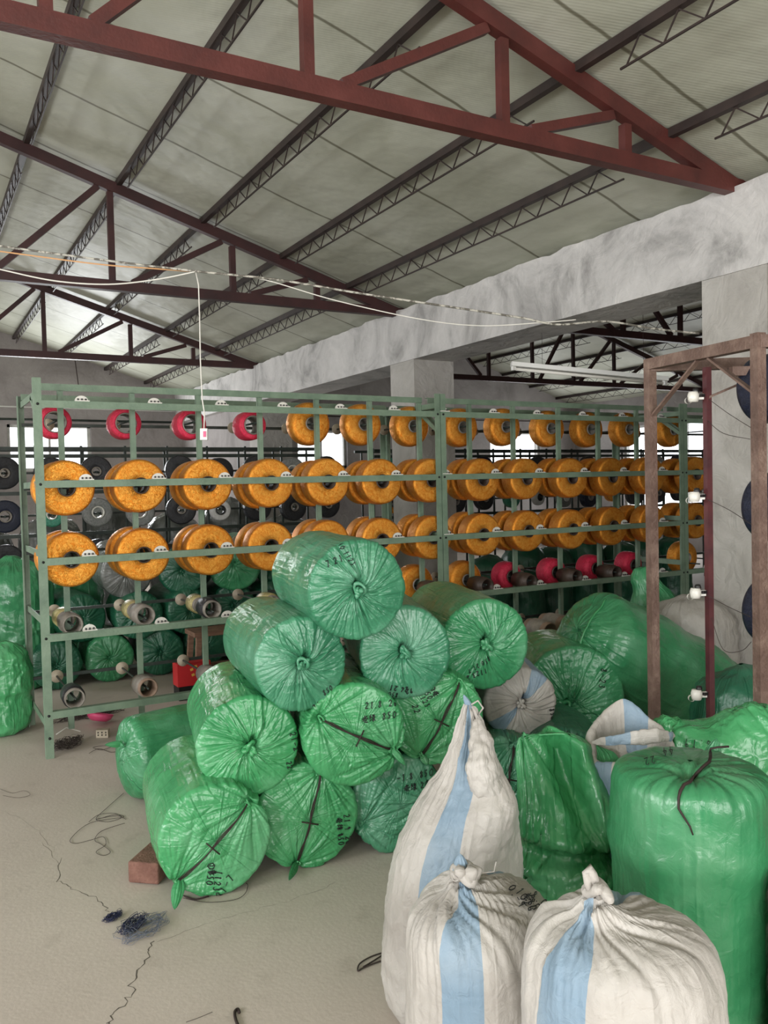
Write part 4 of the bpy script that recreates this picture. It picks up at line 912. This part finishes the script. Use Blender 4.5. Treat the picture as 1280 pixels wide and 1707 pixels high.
# white sack, front middle
b = atd(806, 1600, 1.93); kp = atd(768, 1478, 1.90); kp[2] = 0.63
prof = dome(0.180, 0.615, 0.10, 0.025, ry=0.175, kx=-0.05, ky=0.01)
t, G, rt, aw, K = standing('white sack with blue stripe in front, knotted crown with blue tuft', b, prof, 43, ['white', 'blue'], [dict(p=kp, ax=Zup, e=X1, amp=0.050, n=9, reach=0.20, cr=16, dip=-0.012, dipr=0.04, swirl=1.2)], stripes=[(248, 15), (60, 12)], crumple=0.005, lump=0.012, fine=110)
q = topat(G, kp[0], kp[1]); knot(q + (0, 0, 0.008), Zup, 'white', t, 1.5, 7); ear(q + (0, 0, 0.01), CR * -0.05 + CU * 1.0, 0.055, 0.016, 'blue', t, 4, 0.6, label='pale blue tuft')
mb = MB().tube([q + rt * (0.02 * math.cos(k)) + aw * (0.02 * math.sin(k)) + (0, 0, 0.012 + 0.004 * math.sin(3 * k)) for k in np.linspace(0, 6.3, 24)], 0.0022, 5)
mb.tube([q + rt * 0.02 + (0, 0, .012), q + rt * 0.05 + (0, 0, .02), q + rt * 0.075 + (0, 0, .022), q + rt * 0.08 + (0, 0, .045)], 0.0018, 5); part('tie_cord', mb, 'white', t)
write_on('0.9 026 850 8.09', [('0.-9', 862, 1494, -60, 13), ('1026', 877, 1500, -55, 14), ('L850', 890, 1508, -50, 14), ('8.09', 903, 1502, -40, 13)], t, G)

# white sack, front right
b = atd(1035, 1640, 1.62); kp = atd(995, 1513, 1.60); kp[2] = 0.72
prof = [(0, 0, 0, .01, .01), (0, 0, 0, .18, .18), (.03, 0.01, 0, .215, .20), (.35, 0.01, 0, .205, .19), (.52, 0.0, 0, .192, .18), (.60, -.0, 0, .185, .175), (.655, 0, 0, .172, .160), (.685, -.005, 0, .14, .14), (.70, -.02, 0, .09, .09), (.705, -.03, 0, .05, .05), (.72, -.045, 0, .03, .03), (.735, -.045, 0, .001, .001)]
t, G, rt, aw, K = standing('white sack with blue stripe at the bottom right, upright looped knot', b, prof, 44, ['white', 'blue'], [dict(p=kp, ax=Zup, e=X1, amp=0.040, n=8, reach=0.19, cr=16, dip=-0.02, dipr=0.03, swirl=0.8)], stripes=[(219, 17), (68, 18)], crumple=0.005, lump=0.010, fine=110)
q = topat(G, kp[0], kp[1]); knot(q + (0, 0, 0.006), Zup, 'white', t, 1.25, 8, False)
mb = MB(); mb.tube([q + rt * x_ + (0, 0, z_) for x_, z_ in ((0.006, 0), (0.0, .02), (-.008, .045), (-.014, .058), (-.02, .05), (-.016, .03), (-.008, .005))], [.008, .009, .010, .009, .008, .009, .008], 10); part('neck_loop', mb, 'white', t)

# limp folded green sack behind them
b = atd(952, 1450, 2.72)
prof = [(0, 0, 0, .01, .01), (0, 0, 0, .17, .13), (.03, 0, 0, .195, .16), (.20, 0, 0, .195, .165), (.33, 0, 0, .19, .16), (.365, 0, 0.02, .165, .11), (.385, 0, 0.02, .165, .105), (.42, 0, -.01, .182, .15), (.52, 0, 0, .178, .12), (.62, 0, .01, .172, .07), (.70, 0, .02, .168, .035), (.735, .0, .02, .16, .02), (.745, 0, .02, .14, .010), (.745, 0, .02, .001, .001)]
def vdef(G, th):
    u = (G - np.array([b[0], b[1], 0])) @ rtv; k = np.clip((G[..., 2] - 0.40) / 0.15, 0, 1)
    G = G.copy(); G[..., 2] += k * (-0.20 * u - 0.035 + 0.012 * np.cos(u * 22)); 
    dgl = (u - (-0.04 + 0.25 * (0.70 - G[..., 2]))) ; f = np.exp(-(dgl / 0.035) ** 2) * k
    v = np.exp(-((dgl - 0.075) / 0.03) ** 2) * k
    return G - awv * ((-0.085 * f + 0.05 * v) * (np.sin(th)[None, :] < 0.2))[..., None]
standing('limp bright green sack folded over, between white sacks and tall green one', b, prof, 45, 'green_light', [dict(p=np.array([b[0], b[1], .74]) - rtv * 0.15 - awv * .1, ax=-awv, e=rtv, amp=0.045, n=9, reach=0.26, dip=0), dict(p=np.array([b[0], b[1], .36]) + rtv * 0.10 - awv * .14, ax=-awv, e=rtv, amp=0.034, n=10, reach=0.22, dip=0.02), dict(p=np.array([b[0], b[1], .30]) - rtv * 0.17 - awv * .1, ax=-awv, e=rtv, amp=0.03, n=9, reach=0.22, dip=0)], crumple=0.009, lump=0.014, deform=vdef, fine=130, cscale=5)

# crumpled green sack behind the tall one
b = atd(1224, 1300, 2.83); b[2] = 0
prof = [(0, 0, 0, .01, .01), (0, 0, 0, .24, .11), (.03, 0, 0, .27, .13), (.50, 0, 0, .28, .13), (.62, 0, 0, .285, .125), (.70, 0, 0, .27, .10), (.74, 0, 0, .24, .06), (.75, 0, 0, .16, .03), (.75, 0, 0, .001, .001)]
def sdef(G, th):
    u = (G - np.array([b[0], b[1], 0])) @ rtv; G = G.copy(); G[..., 2] += np.clip(G[..., 2] - 0.5, 0, 1) * 0.12 * np.sin(u * 17 + 0.6); return G
t, G, rt, aw, K = standing('crumpled green sack heaped behind the tall green sack at right', b, prof, 46, 'green_light', [dict(p=b - rtv * 0.22 - awv * .1 + (0, 0, .72), ax=-awv, e=rtv, amp=0.03, n=10, reach=0.22, dip=0), dict(p=b + rtv * 0.12 - awv * .1 + (0, 0, .66), ax=-awv, e=rtv, amp=0.032, n=11, reach=0.22, dip=0.01)], crumple=0.008, lump=0.012, fine=130, cscale=7, stretch=(0.5, 1, 2.6), deform=sdef)
write_on('16.19 18', [('16.19 18', 1150, 1240, 176, 15)], t, G)

# open white sack with blue stripes
b = atd(1054, 1260, 2.70)
prof = [(0, 0, 0, .01, .01), (0, 0, 0, .10, .09), (.03, 0, 0, .115, .10), (.45, 0, 0, .120, .105), (.60, 0, 0, .128, .11), (.68, 0, 0, .142, .115), (.725, 0, 0, .140, .11), (.735, 0, 0, .126, .10), (.71, 0, 0, .118, .09), (.64, 0, 0, .11, .08), (.60, 0, 0, .09, .07), (.605, 0, 0, .05, .04), (.61, 0, 0, .001, .001)]
def tdef(G, th):
    k = np.clip((G[..., 2] - 0.5) / 0.2, 0, 1); G = G.copy(); G[..., 2] += k * (0.075 * np.sin(th)[None, :] - 0.055 * np.cos(th)[None, :] ** 2 + 0.010 * np.sin(5 * th)[None, :] + 0.01); return G
t, G, rt, aw, K = standing('open topped white sack with blue stripes beside the crumpled green sack', b, prof, 47, ['white', 'blue'], (), stripes=[(70, 20), (215, 14), (300, 16)], crumple=0.010, lump=0.010, fine=100, deform=tdef)
ctl = [b - rt * .135 - aw * .03 + (0, 0, .655), b - rt * .09 - aw * .085 + (0, 0, .672), b - rt * .02 - aw * .11 + (0, 0, .690), b + rt * .05 - aw * .10 + (0, 0, .688), b + rt * .105 - aw * .06 + (0, 0, .670), b + rt * .135 + (0, 0, .66)]
ctl = [np.array([c[0], c[1], z_]) for c, z_ in zip(ctl, (.715, .735, .752, .752, .735, .722))]; rad = [.006, .020, .026, .024, .018, .006]; kk = np.linspace(0, 5, 70); cc = np.array([np.interp(kk, range(6), [c_[i] for c_ in ctl]) for i in range(3)]).T; rk = np.interp(kk, range(6), rad)
G3 = sack_surface([(cc[i], np.array([0, 0, 1.0]) * rk[i], aw * rk[i] * 0.5) for i in range(70)], 64, [], 72, 0.006, 0.006, cscale=14)
part('folded_rim', MB().grid(G3, 0, True, lambda i, j: 1 if 8 < i < 24 or 52 < i < 60 else 0), ['white', 'blue'], t, flow_attr(G3))

# big slanted green sack and neighbours behind
fr = atd(985, 1062, 4.55); re = atd(1150, 1150, 5.0); a_ = nrm(fr - re)
R, info, e1, e2, a_ = axis_rings(fr + a_ * 0.05, a_, np.linalg.norm(fr - re) + 0.25, 0.30, 0.10, 0.06, rfun=lambda h: 1.0 - 0.13 * max(0, min(1, (h + 0.5) / 0.5)))
G = sack_surface(R, 260, [dict(p=fr + a_ * 0.1, ax=a_, e=e1, amp=0.014, n=9, reach=0.35, dip=0), dict(p=atd(960, 1092, 4.25), ax=nrm(-CF), e=CR, amp=0.03, n=10, reach=0.25, dip=0.03)], 51, 0.007, 0.03, floor_z=0.0)
t = thing('woven_sack', 'huge green sack leaning diagonally behind the brown frame posts', 'sack', (re[0], re[1], 0)); part('sacking', MB().grid(G), 'green', t, flow_attr(G))
i0 = next(i for i, k in enumerate(info) if k[2] == 2); lk_ = looker(G, info, i0, 0.28, e1, e2, a_, fr)
pts = [lk_(0.02 + 0.05 * math.sin(k * 2), -0.24 + 0.48 * k) for k in np.linspace(0, 1, 24)]; pts = [p for p in pts if p is not None]
part('seam', MB().tube(pts, 0.006, 6), 'green_light', t)
standing('grey sack slumped beside the right pillar behind the red post', atd(1152, 1100, 5.15), dome(0.27, 0.80, 0.16, 0.03, ry=0.22), 52, 'grey_sack', (), N=200, crumple=0.014, lump=0.02, cscale=4, stretch=(1, 1, 2.5))
standing('limp green sack end standing up behind the huge leaning sack', atd(1088, 1100, 5.55), [(0, 0, 0, .01, .01), (0, 0, 0, .2, .15), (.3, 0, 0, .22, .16), (.6, 0.03, 0, .20, .14), (.78, 0.0, 0, .13, .09), (.90, -.05, 0, .09, .05), (.97, -.05, 0, .055, .03), (.98, -.05, 0, .002, .002)], 53, 'green', (), N=200, crumple=0.018, lump=0.02, cscale=5)
standing('dark green sack at the foot of the right pillar, behind the posts', atd(1236, 1200, 3.78), dome(0.21, 0.66, 0.10, 0.03, ry=0.19), 54, 'green_deep_shaded', (), N=200, crumple=0.014, lump=0.02, cscale=5)
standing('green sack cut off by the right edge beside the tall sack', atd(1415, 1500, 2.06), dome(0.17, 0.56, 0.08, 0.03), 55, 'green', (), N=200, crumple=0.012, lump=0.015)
standing('green sack on the floor behind the slumped grey sack', atd(1010, 1180, 5.2), dome(0.24, 0.52, 0.12, 0.02), 56, 'green_deep_shaded', (), N=160, crumple=0.012, lump=0.02)
standing('dark green sack under two card tubes, between bale pile and leaning sack', atd(908, 1150, 5.3), dome(0.2, 0.575, 0.1, 0.02), 61, 'green_deep_shaded', (), N=140, crumple=0.01, lump=0.015)
# left edge sacks
standing('folded green sack on the floor at the left edge, outside the rack', atd(-12, 1150, 5.45), [(0, 0, 0, .01, .01), (0, 0, 0, .19, .17), (.04, 0, 0, .235, .2), (.18, 0, 0, .24, .2), (.25, 0, 0, .225, .19), (.27, .01, 0, .235, .2), (.42, .01, 0, .235, .2), (.52, 0, 0, .21, .18), (.57, 0, 0, .15, .12), (.58, 0, 0, .002, .002)], 57, 'green_light', [dict(p=atd(20, 1120, 5.2), ax=nrm(-CF), e=CR, amp=0.04, n=9, reach=0.25, dip=0.02)], N=220, crumple=0.018, lump=0.02, cscale=5)
standing('big bright green sack at the left edge behind the rack leg', atd(22, 1050, 6.75), dome(0.30, 1.0, 0.2, 0.03, ry=0.26), 58, 'green', [dict(p=atd(40, 1060, 6.4), ax=nrm(-CF), e=CR, amp=0.05, n=9, reach=0.35, dip=0.05)], N=200, crumple=0.022, lump=0.03, cscale=4)
standing('green sack with loose top seen just inside the left rack leg', atd(118, 1050, 7.45), [(0, 0, 0, .01, .01), (0, 0, 0, .25, .2), (.5, 0, 0, .28, .22), (.8, 0, 0, .26, .2), (.93, 0.03, 0, .2, .12), (1.02, .05, 0, .12, .05), (1.03, .05, 0, .002, .002)], 59, 'green', (), N=200, crumple=0.018, lump=0.03, cscale=4)
# --- bales stacked behind the rack
LAB = 'green bale stacked on the floor behind the rack, '
k = 0
for row, (z, x0, n_, st) in enumerate(((0.195, 0.98, 8, 0.41), (0.53, 1.2, 7, 0.42), (0.86, 1.55, 6, 0.44))):
    for j in range(n_):
        X = x0 + st * j; Y = 6.95 + rnd.uniform(-0.08, 0.12); k += 1
        if row == 2 and j == 0: mt, nm = 'film', 'smoky grey wrapped bale behind the rack, among the green ones'
        else: mt, nm = rnd.choice(['green_deep_shaded', 'green_deep_shaded', 'green', 'green_deep_shaded']), LAB + ['floor tier', 'middle tier', 'top tier'][row] + ', ' + ORD[j] + ' from the left'
        rr_ = 0.193 if row < 2 else rnd.uniform(0.19, 0.23)
        fr = np.array([X, Y, z if row < 2 else z + rr_ - 0.19]); a_ = nrm([rnd.uniform(-.12, .12), -1, 0]) if row < 2 else nrm([rnd.uniform(-.6, .2), -1, rnd.uniform(-0.1, .15)])
        R, info, e1, e2, a_ = axis_rings(fr, a_, 0.62, rr_, 0.035, 0.02, 22, 14, 5)
        G = sack_surface(R, 112, [dict(p=fr + a_ * 0.02, ax=a_, e=e1, amp=0.017, n=13, reach=0.24, dip=0.025, dipr=0.03, swirl=0.8)], 60 + k, 0.006, 0.012, floor_z=0.0)
        t = thing('wrapped_bale', nm, 'bale', (X, Y + 0.3, G[..., 2].min()), 'bales stacked behind the rack'); part('sacking', MB().grid(G), mt, t, flow_attr(G)); knot(G[-1, 0] + a_ * 0.005, a_, mt, t, 0.9, k, True)
for j in range(7):
    X = 5.35 + 0.5 * j; Y = 7.2 + rnd.uniform(-0.1, 0.2)
    standing('shaded green sack on the floor behind the right rack, %s from the middle pillar' % ORD[j], (X, Y, 0), dome(0.23, 0.85 + rnd.uniform(-0.1, 0.12), 0.14, 0.03), 80 + j, 'green_deep_shaded', (), N=100, crumple=0.016, lump=0.03, cscale=4, fine=50, group='dark sacks behind the right rack')
for j in range(8):
    X = -0.7 + 0.68 * j
    standing('smoky grey plastic wrapped sack at the back, %s from the left' % ORD[j], (X, 9.75 + rnd.uniform(-0.15, 0.15), 0), dome(0.31, 1.28 + rnd.uniform(-0.12, 0.12), 0.2, 0.05), 90 + j, 'film', (), N=110, crumple=0.022, lump=0.03, cscale=4, fine=60, group='smoky wrapped sacks at the back')

# ================================================================== BROWN FRAME AT RIGHT
P1 = atd(1263, 560, 2.95); P2_ = atd(1083, 602, 3.53); P3 = atd(1178, 610, 3.30)
ZT = 2.055; P1[2] = P2_[2] = ZT; P3[2] = 1.985
back = nrm([CR[0], CR[1], 0]); P4 = P2_ + back * 0.9; P5 = P1 + back * 0.75
fr_ = thing('steel_frame', 'rusty brown square tube frame at right with navy spools and white guides', 'frame', (P1[0], P1[1], 0))
for p in (P1, P2_, P5, P4): part('post', MB().bar((p[0], p[1], 0), (p[0], p[1], ZT), 0.037, 0.037, up=(P1 - P2_)), 'brown', fr_)
part('post', MB().bar((P3[0], P3[1], 0), P3, 0.024, 0.024, up=(P1 - P2_)), 'red_steel', fr_, label='slim oxide red post with bolt holes')
for a, b_ in ((P1, P2_), (P2_, P4), (P1, P5), (P5, P4)): part('top_rail', MB().bar(a + (0, 0, -0.03), b_ + (0, 0, -0.022), 0.042, 0.045), 'brown', fr_)
mid_ = (P2_ * 0.45 + P1 * 0.55); 
part('top_rail', MB().bar(mid_ + back * 0.10 + (0, 0, -0.10), mid_ + back * 0.55 + (0, 0, -0.10), 0.035, 0.035), 'brown', fr_)
dP = nrm(P1 - P2_)
for a, b_ in ((P2_ + dP * 0.30 + (0, 0, -0.05), P2_ + (0, 0, -0.25)), (P1 - dP * 0.25 + (0, 0, -0.05), P1 + (0, 0, -0.22)), (P3 + (0, 0, -0.12), P3 + back * 0.3 + (0, 0, 0.0))): part('corner_brace', MB().bar(a, b_, 0.022, 0.008), 'brown', fr_)
for i, py in enumerate((661, 828, 990, 1162)):
    q = atd(1178, py, 3.3); q[0], q[1] = P3[0], P3[1]; mb = MB(); s = -back
    mb.bar(q + s * 0.015, q + s * 0.075, 0.012, 0.022); mb.lathe([(0, -.02), (.018, -.02), (.022, -.006), (.022, .006), (.018, .02), (0, .02)], q + s * 0.055, (0, 0, 1), 16); mb.lathe([(.013, -.006), (.013, .006)], q + s * 0.075 + (0, 0, -0.014), nrm(CF), 12)
    gd = part('thread_guide', mb, 'white_plastic', fr_, at=q)
    mb = MB(); mb.lathe([(0, 0), (.010, 0), (.013, .012), (.010, .022), (0, .024)], q + s * 0.045 + (0, 0, 0.012), (0, 0, 1), 12); mb.box(q + s * 0.02 + (0, 0, 0.004), (0.03, 0.02, 0.012)); part('guide_pin', mb, 'black_plastic', gd, at=q)
t0 = MB().lathe(pack_profile(0.155, 0.16, 0.05, 0, corner=0.04), (0, 0, 0), (0, -1, 0), 48); navy_me = None
for i, (px, py) in enumerate(((1283, 648), (1291, 845), (1292, 1018))):
    q = atd(px, py, 3.25)
    t = thing('yarn_spool', 'navy blue yarn spool on the brown frame, ' + ['top one of three', 'middle one of three', 'lowest of three'][i], 'yarn spool', q, 'navy spools on the brown frame')
    if i == 0:
        m1 = MB().lathe(pack_profile(0.134, 0.13, 0.05, 0, corner=0.04), q, nrm(-CF + CR * 0.5), 48); m2 = MB().lathe([(.044, .09), (.05, .09), (.05, -.09), (.044, -.09)], q, nrm(-CF + CR * 0.5), 24, closed=True)
        oA = part('yarn_package', m1, 'navy', t); oB = part('core_tube', m2, 'tube_dark', t)
        sp_ = part('spindle', MB().tube([q - (-CF + CR * 0.5) * 0.05, q + (-CF + CR * 0.5) * 0.1], 0.006, 6), 'dark_metal', t)
    else:
        for o in (oA, oB, sp_): c = o.copy(); COL.objects.link(c); c.parent = t; c.location = (0, 0, 0)

# ================================================================== HANGING LIGHT, CABLES, SWITCH
A = atd(852, 611, 5.75); B = atd(1112, 634, 5.55); B = A + nrm(B - A) * 1.2
A[2] = B[2] = (A[2] + B[2]) / 2; 
A = atd(852, 611, 7.0); B = atd(1112, 636, 7.0)
t = thing('fluorescent_light', 'white fluorescent batten hanging above the right rack', 'lamp', (A + B) / 2)
part('housing', MB().bar(A + (0, 0, .02), B + (0, 0, .02), 0.09, 0.035), 'white_paint', t); part('lamp_tube', MB().tube([A + (B - A) * 0.03 + (0, 0, -.018), A + (B - A) * 0.97 + (0, 0, -.018)], 0.013, 12), 'white_plastic', t)
mb = MB()
for k in (0.015, 0.985): mb.box(A + (B - A) * k + (0, 0, -.01), (0.03, 0.03, 0.04))
part('tube_socket', mb, 'white_paint', t)
for k, zt_ in ((.2, 2.80), (.85, 3.45)):
    q = A + (B - A) * k; part('hanging_wire', MB().tube([q + (0, 0, .03), (q[0], q[1], zt_)], .002, 4), 'cord', t)
def cable(label, pts, r, m_, name='electric_cable', jit=0.0):
    P = [atd(*p) for p in pts]; out = []
    for i in range(len(P) - 1):
        for k in range(8):
            t_ = k / 8; p0 = P[max(i - 1, 0)]; p1 = P[i]; p2 = P[i + 1]; p3 = P[min(i + 2, len(P) - 1)]
            q = 0.5 * ((2 * p1) + (-p0 + p2) * t_ + (2 * p0 - 5 * p1 + 4 * p2 - p3) * t_ ** 2 + (-p0 + 3 * p1 - 3 * p2 + p3) * t_ ** 3)
            out.append(q + np.array([rnd.gauss(0, jit), rnd.gauss(0, jit), rnd.gauss(0, jit)]))
    out.append(P[-1]); return solo(name, MB().tube(out, r, 6), m_, label, 'cable')
cable('dirty grey cable bundle strung across the hall under the trusses', [(-40, 402, 4.4), (0, 410, 4.4), (160, 432, 4.4), (325, 452, 4.4), (460, 466, 4.4), (600, 489, 4.4), (780, 516, 4.5), (870, 530, 4.5), (930, 541, 4.5), (1010, 536, 4.6), (1090, 548, 4.7), (1165, 556, 4.8)], 0.006, 'wire_grey')
cable('orange cable sagging beside the grey bundle at upper left', [(-40, 414, 4.42), (0, 419, 4.42), (160, 440, 4.42), (260, 448, 4.42), (325, 453, 4.42)], 0.004, 'wire_orange')
cable('white cable sagging in a deep curve at upper left', [(-40, 440, 4.4), (0, 449, 4.4), (90, 468, 4.4), (180, 474, 4.4), (260, 466, 4.4), (325, 453, 4.38)], 0.004, 'wire_white')
cable('thin pale cable drooping in front of the plastered beam', [(400, 458, 4.42), (455, 470, 4.42), (560, 501, 4.42), (700, 532, 4.45), (800, 543, 4.5), (900, 538, 4.5), (960, 533, 4.5)], 0.003, 'wire_white')
t = thing('pull_switch', 'white switch hanging on a cord in front of red spools', 'switch', atd(341, 735, 4.4))
P = [atd(x, y, 4.4) for x, y in ((326, 452), (331, 475), (333, 540), (334, 600), (337, 665), (341, 690), (340, 715))]
part('switch_cord', MB().tube(P, 0.0035, 6), 'wire_white', t)
q = atd(340, 724, 4.4); ax3 = (CR, CF, CU)
part('switch_body', MB().box(q, (0.038, 0.02, 0.060), ax3), 'white_paint', t); part('button', MB().box(q - CF * 0.012 + CR * 0.006, (0.014, 0.008, 0.03), ax3), 'pink', t)
cable('thin black wire hanging on the far wall above the left rack', [(125, 600, 14.5), (128, 622, 14.5), (131, 645, 14.5)], 0.008, 'cord', 'hanging_wire')
for i, pts in enumerate((((1178, 663, 3.3), (1215, 690, 3.2), (1255, 715, 3.0)), ((1178, 700, 3.3), (1205, 722, 3.2), (1250, 732, 3.0)), ((1178, 832, 3.3), (1215, 850, 3.2), (1252, 874, 3.0)), ((1178, 992, 3.3), (1215, 1012, 3.2), (1250, 1028, 3.0)), ((1186, 1030, 3.3), (1205, 1082, 3.2), (1235, 1085, 3.1), (1252, 1070, 3.0)))):
    cable('fine dark yarn running from the red post to a navy spool, %s from the top' % ORD[i], pts, 0.0012, 'thread', 'yarn_thread')

# ================================================================== FLOOR THINGS
# brick
mb = MB(); c = atz(262, 1462, 0.0); ux = nrm([0.75, -0.66, 0]); uy = np.array([-ux[1], ux[0], 0])
c = (atz(212, 1450, 0) + atz(252, 1482, 0)) / 2 + uy * 0.10 + ux * 0.04 - uy * 0.03 + (0, 0, 0.045)
br = solo('brick', MB().box((0, 0, 0), (0.13, 0.22, 0.085), (ux, uy, (0, 0, 1))), 'brick', 'worn red brick wedged under the front left bale', 'brick', at=(0, 0, 0)); br.location = c
bv = br.modifiers.new('worn_edges', 'BEVEL'); bv.width = 0.008; bv.segments = 3
def scribble(cx, cy, rx, ry, n_, r, m_, seed, z=0.006, zr=0.02):
    rs = random.Random(seed); mb = MB()
    for k in range(n_):
        a0 = rs.uniform(0, 6.28); P = []; sp = rs.uniform(0.3, 1.0); w_ = rs.uniform(1, 3)
        for i in range(18):
            t = i / 17; a1 = a0 + t * 6.28 * sp; rr = rs.uniform(0.4, 1) if i % 6 == 0 else rr
            P.append((cx + rx * rr * math.cos(a1) + rx * 0.2 * math.sin(w_ * 5 * t), cy + ry * rr * math.sin(a1 * 1.1) + ry * 0.2 * math.cos(w_ * 4 * t), z + zr * abs(math.sin(t * 5 + k)) * rs.uniform(0.5, 1)))
        mb.tube(P, r, 4, cap=False)
    return mb
c = atz(222, 1547, 0); mb = scribble(c[0], c[1], 0.055, 0.05, 30, 0.0009, 'tangle', 1, 0.002, 0.03)
c2 = atz(188, 1532, 0); m2 = scribble(c2[0], c2[1], 0.035, 0.025, 26, 0.0009, 'tangle', 2, 0.002, 0.018)
t = thing('thread_tangle', 'blue black tangle of thread lying on the cracked floor', 'thread', c)
part('dark_strands', mb, 'tangle', t); part('dark_strands', m2, 'tangle', t)
c3 = atz(240, 1552, 0); part('grey_strands', scribble(c3[0], c3[1], 0.095, 0.075, 26, 0.0007, 'tangle_grey', 5, 0.002, 0.03), 'tangle_grey', t)
def loop(label, pts, r, m_, name='loose_thread', z=0.004):
    P = [atz(x, y, z) for x, y in pts]; out = []
    for i in range(len(P) - 1):
        for k in range(6):
            t_ = k / 6; p0 = P[max(i - 1, 0)]; p1 = P[i]; p2 = P[i + 1]; p3 = P[min(i + 2, len(P) - 1)]
            out.append(0.5 * ((2 * p1) + (-p0 + p2) * t_ + (2 * p0 - 5 * p1 + 4 * p2 - p3) * t_ ** 2 + (-p0 + 3 * p1 - 3 * p2 + p3) * t_ ** 3))
    out.append(P[-1]); return solo(name, MB().tube(out, r, 5), m_, label, 'thread')
loop('long thin thread looping over the floor left of the bales', [(206, 1322), (180, 1345), (160, 1365), (190, 1358), (205, 1362), (150, 1372), (118, 1398), (125, 1406), (152, 1400), (172, 1395), (176, 1408), (160, 1420), (172, 1426), (184, 1420), (170, 1408), (158, 1400), (170, 1385), (208, 1372)], 0.0011, 'thread')
loop('tangled thread loops on the floor beside the left bales', [(148, 1370), (165, 1358), (190, 1356), (202, 1363), (180, 1370), (160, 1366), (195, 1360), (210, 1366)], 0.0011, 'thread')
loop('thin brown wire curved in front of the front left bale', [(305, 1497), (345, 1504), (390, 1500), (408, 1490), (413, 1476), (410, 1472)], 0.0012, 'thread')
loop('short dark cord end under the front left bale', [(306, 1493), (325, 1499), (348, 1494)], 0.003, 'cord')
loop('grey thread strand lying at the left edge of the floor', [(0, 1315), (20, 1322), (40, 1318), (50, 1325), (30, 1330), (5, 1326)], 0.0008, 'thread')
loop('hooked black cord piece at the bottom edge of the floor', [(398, 1712), (393, 1700), (391, 1688), (396, 1682), (399, 1688)], 0.0045, 'cord')
loop('short dark thread on the floor near the bottom edge', [(310, 1704), (330, 1697), (354, 1687)], 0.0009, 'thread')
loop('brown wire loop on the floor left of the white sacks', [(640, 1600), (618, 1608), (604, 1614), (596, 1618), (600, 1606), (620, 1594), (642, 1588), (625, 1600), (605, 1612)], 0.0025, 'thread')
loop('knotted twine lying between rack leg and bales', [(148, 1256), (165, 1248), (185, 1254), (200, 1250), (190, 1244), (170, 1250), (155, 1246), (175, 1243), (198, 1245)], 0.0014, 'thread')
c = atz(112, 1245, 0); solo('thread_tangle', scribble(c[0], c[1], 0.10, 0.09, 40, 0.0011, 'thread', 9, 0.002, 0.05), 'thread', 'dark tangle of thread around the foot of the left rack post', 'thread')
c = atz(150, 1195, 0); solo('thread_tangle', scribble(c[0], c[1], 0.22, 0.06, 26, 0.0012, 'wire_grey', 10, 0.002, 0.03), 'thread', 'brown thread waste under the bottom rail of the rack', 'thread')
c = atz(115, 1250, 0); solo('loose_thread', MB().tube([atz(94, 1224, .10), atz(110, 1213, 0.1), atz(134, 1219, .08)], .003, 6), 'wire_white', 'white plastic strip poking out beside the left rack post', 'strip')
# pink object and socket strip under the rack
c = atz(170, 1213, 0.0); solo('plastic_bowl', MB().lathe([(0.0, 0.0), (.05, 0.002), (.075, .02), (.088, .05), (.084, .05), (.07, .022), (.045, .008), (0, .006)], c + (0, 0.1, 0.02), nrm((0.25, 0.15, 1)), 32), 'pink', 'pink plastic bowl under the bottom rail of the rack', 'bowl')
c = atz(172, 1229, 0); t = thing('power_socket', 'small cream power socket block on the floor by the rack', 'socket', c)
part('socket_body', MB().box(c + (0, 0, .027), (.075, .04, .05), (nrm((CR[0], CR[1], 0)), nrm((CF[0], CF[1], 0)), (0, 0, 1))), 'wood_disc', t)
mb = MB()
for k in (-.024, 0, .024):
    for z_ in (.02, .036): mb.box(c + nrm((CR[0], CR[1], 0)) * k - nrm((CF[0], CF[1], 0)) * .021 + (0, 0, z_), (.007, .003, .009))
part('socket_hole', mb, 'black_plastic', t)
# wooden stool and red carton behind the rack
c = atz(345, 1140, 0); c = np.array([c[0] + 0.05, 6.35, 0]); t = thing('wooden_stool', 'small worn wooden stool behind the rack, under the bales', 'stool', c)
part('seat', MB().box(c + (0, 0, .44), (.42, .26, .035)), 'wood', t)
for sx in (-1, 1):
    for sy in (-1, 1): part('leg', MB().bar(c + (sx * .17, sy * .10, .425), c + (sx * .20, sy * .12, 0), .04, .035, up=(0, 1, 0)), 'wood', t)
part('stretcher', MB().bar(c + (-.18, -.11, .2), c + (.18, -.11, .2), .03, .03), 'wood', t)
c = atY(320, 1130, 6.12); c[2] = 0.0; sup = solo('wire_crate', MB().box(c + (0, 0, .05), (.24, .14, .1)), 'bolt', 'dark crate holding the red carton behind the rack', 'crate')
t = thing('red_carton', 'red printed carton with gold marks behind the rack', 'carton', c + (0, 0, .101))
part('box_body', MB().box(c + (0, 0, .101 + .085), (.25, .13, .17)), 'redbox', t)
mb = MB()
for k, (dx, dz) in enumerate(((-.03, .10), (-.0, .12), (.03, .10), (.06, .115), (-.02, .06), (.02, .065), (.055, .06))): mb.box(c + (dx + .01, -.066, .12 + dz), (.022, .003, .018), (nrm((1, 0, .3)), (0, 1, 0), nrm((-.3, 0, 1)))) 
part('printed_marks', mb, 'gold', t)
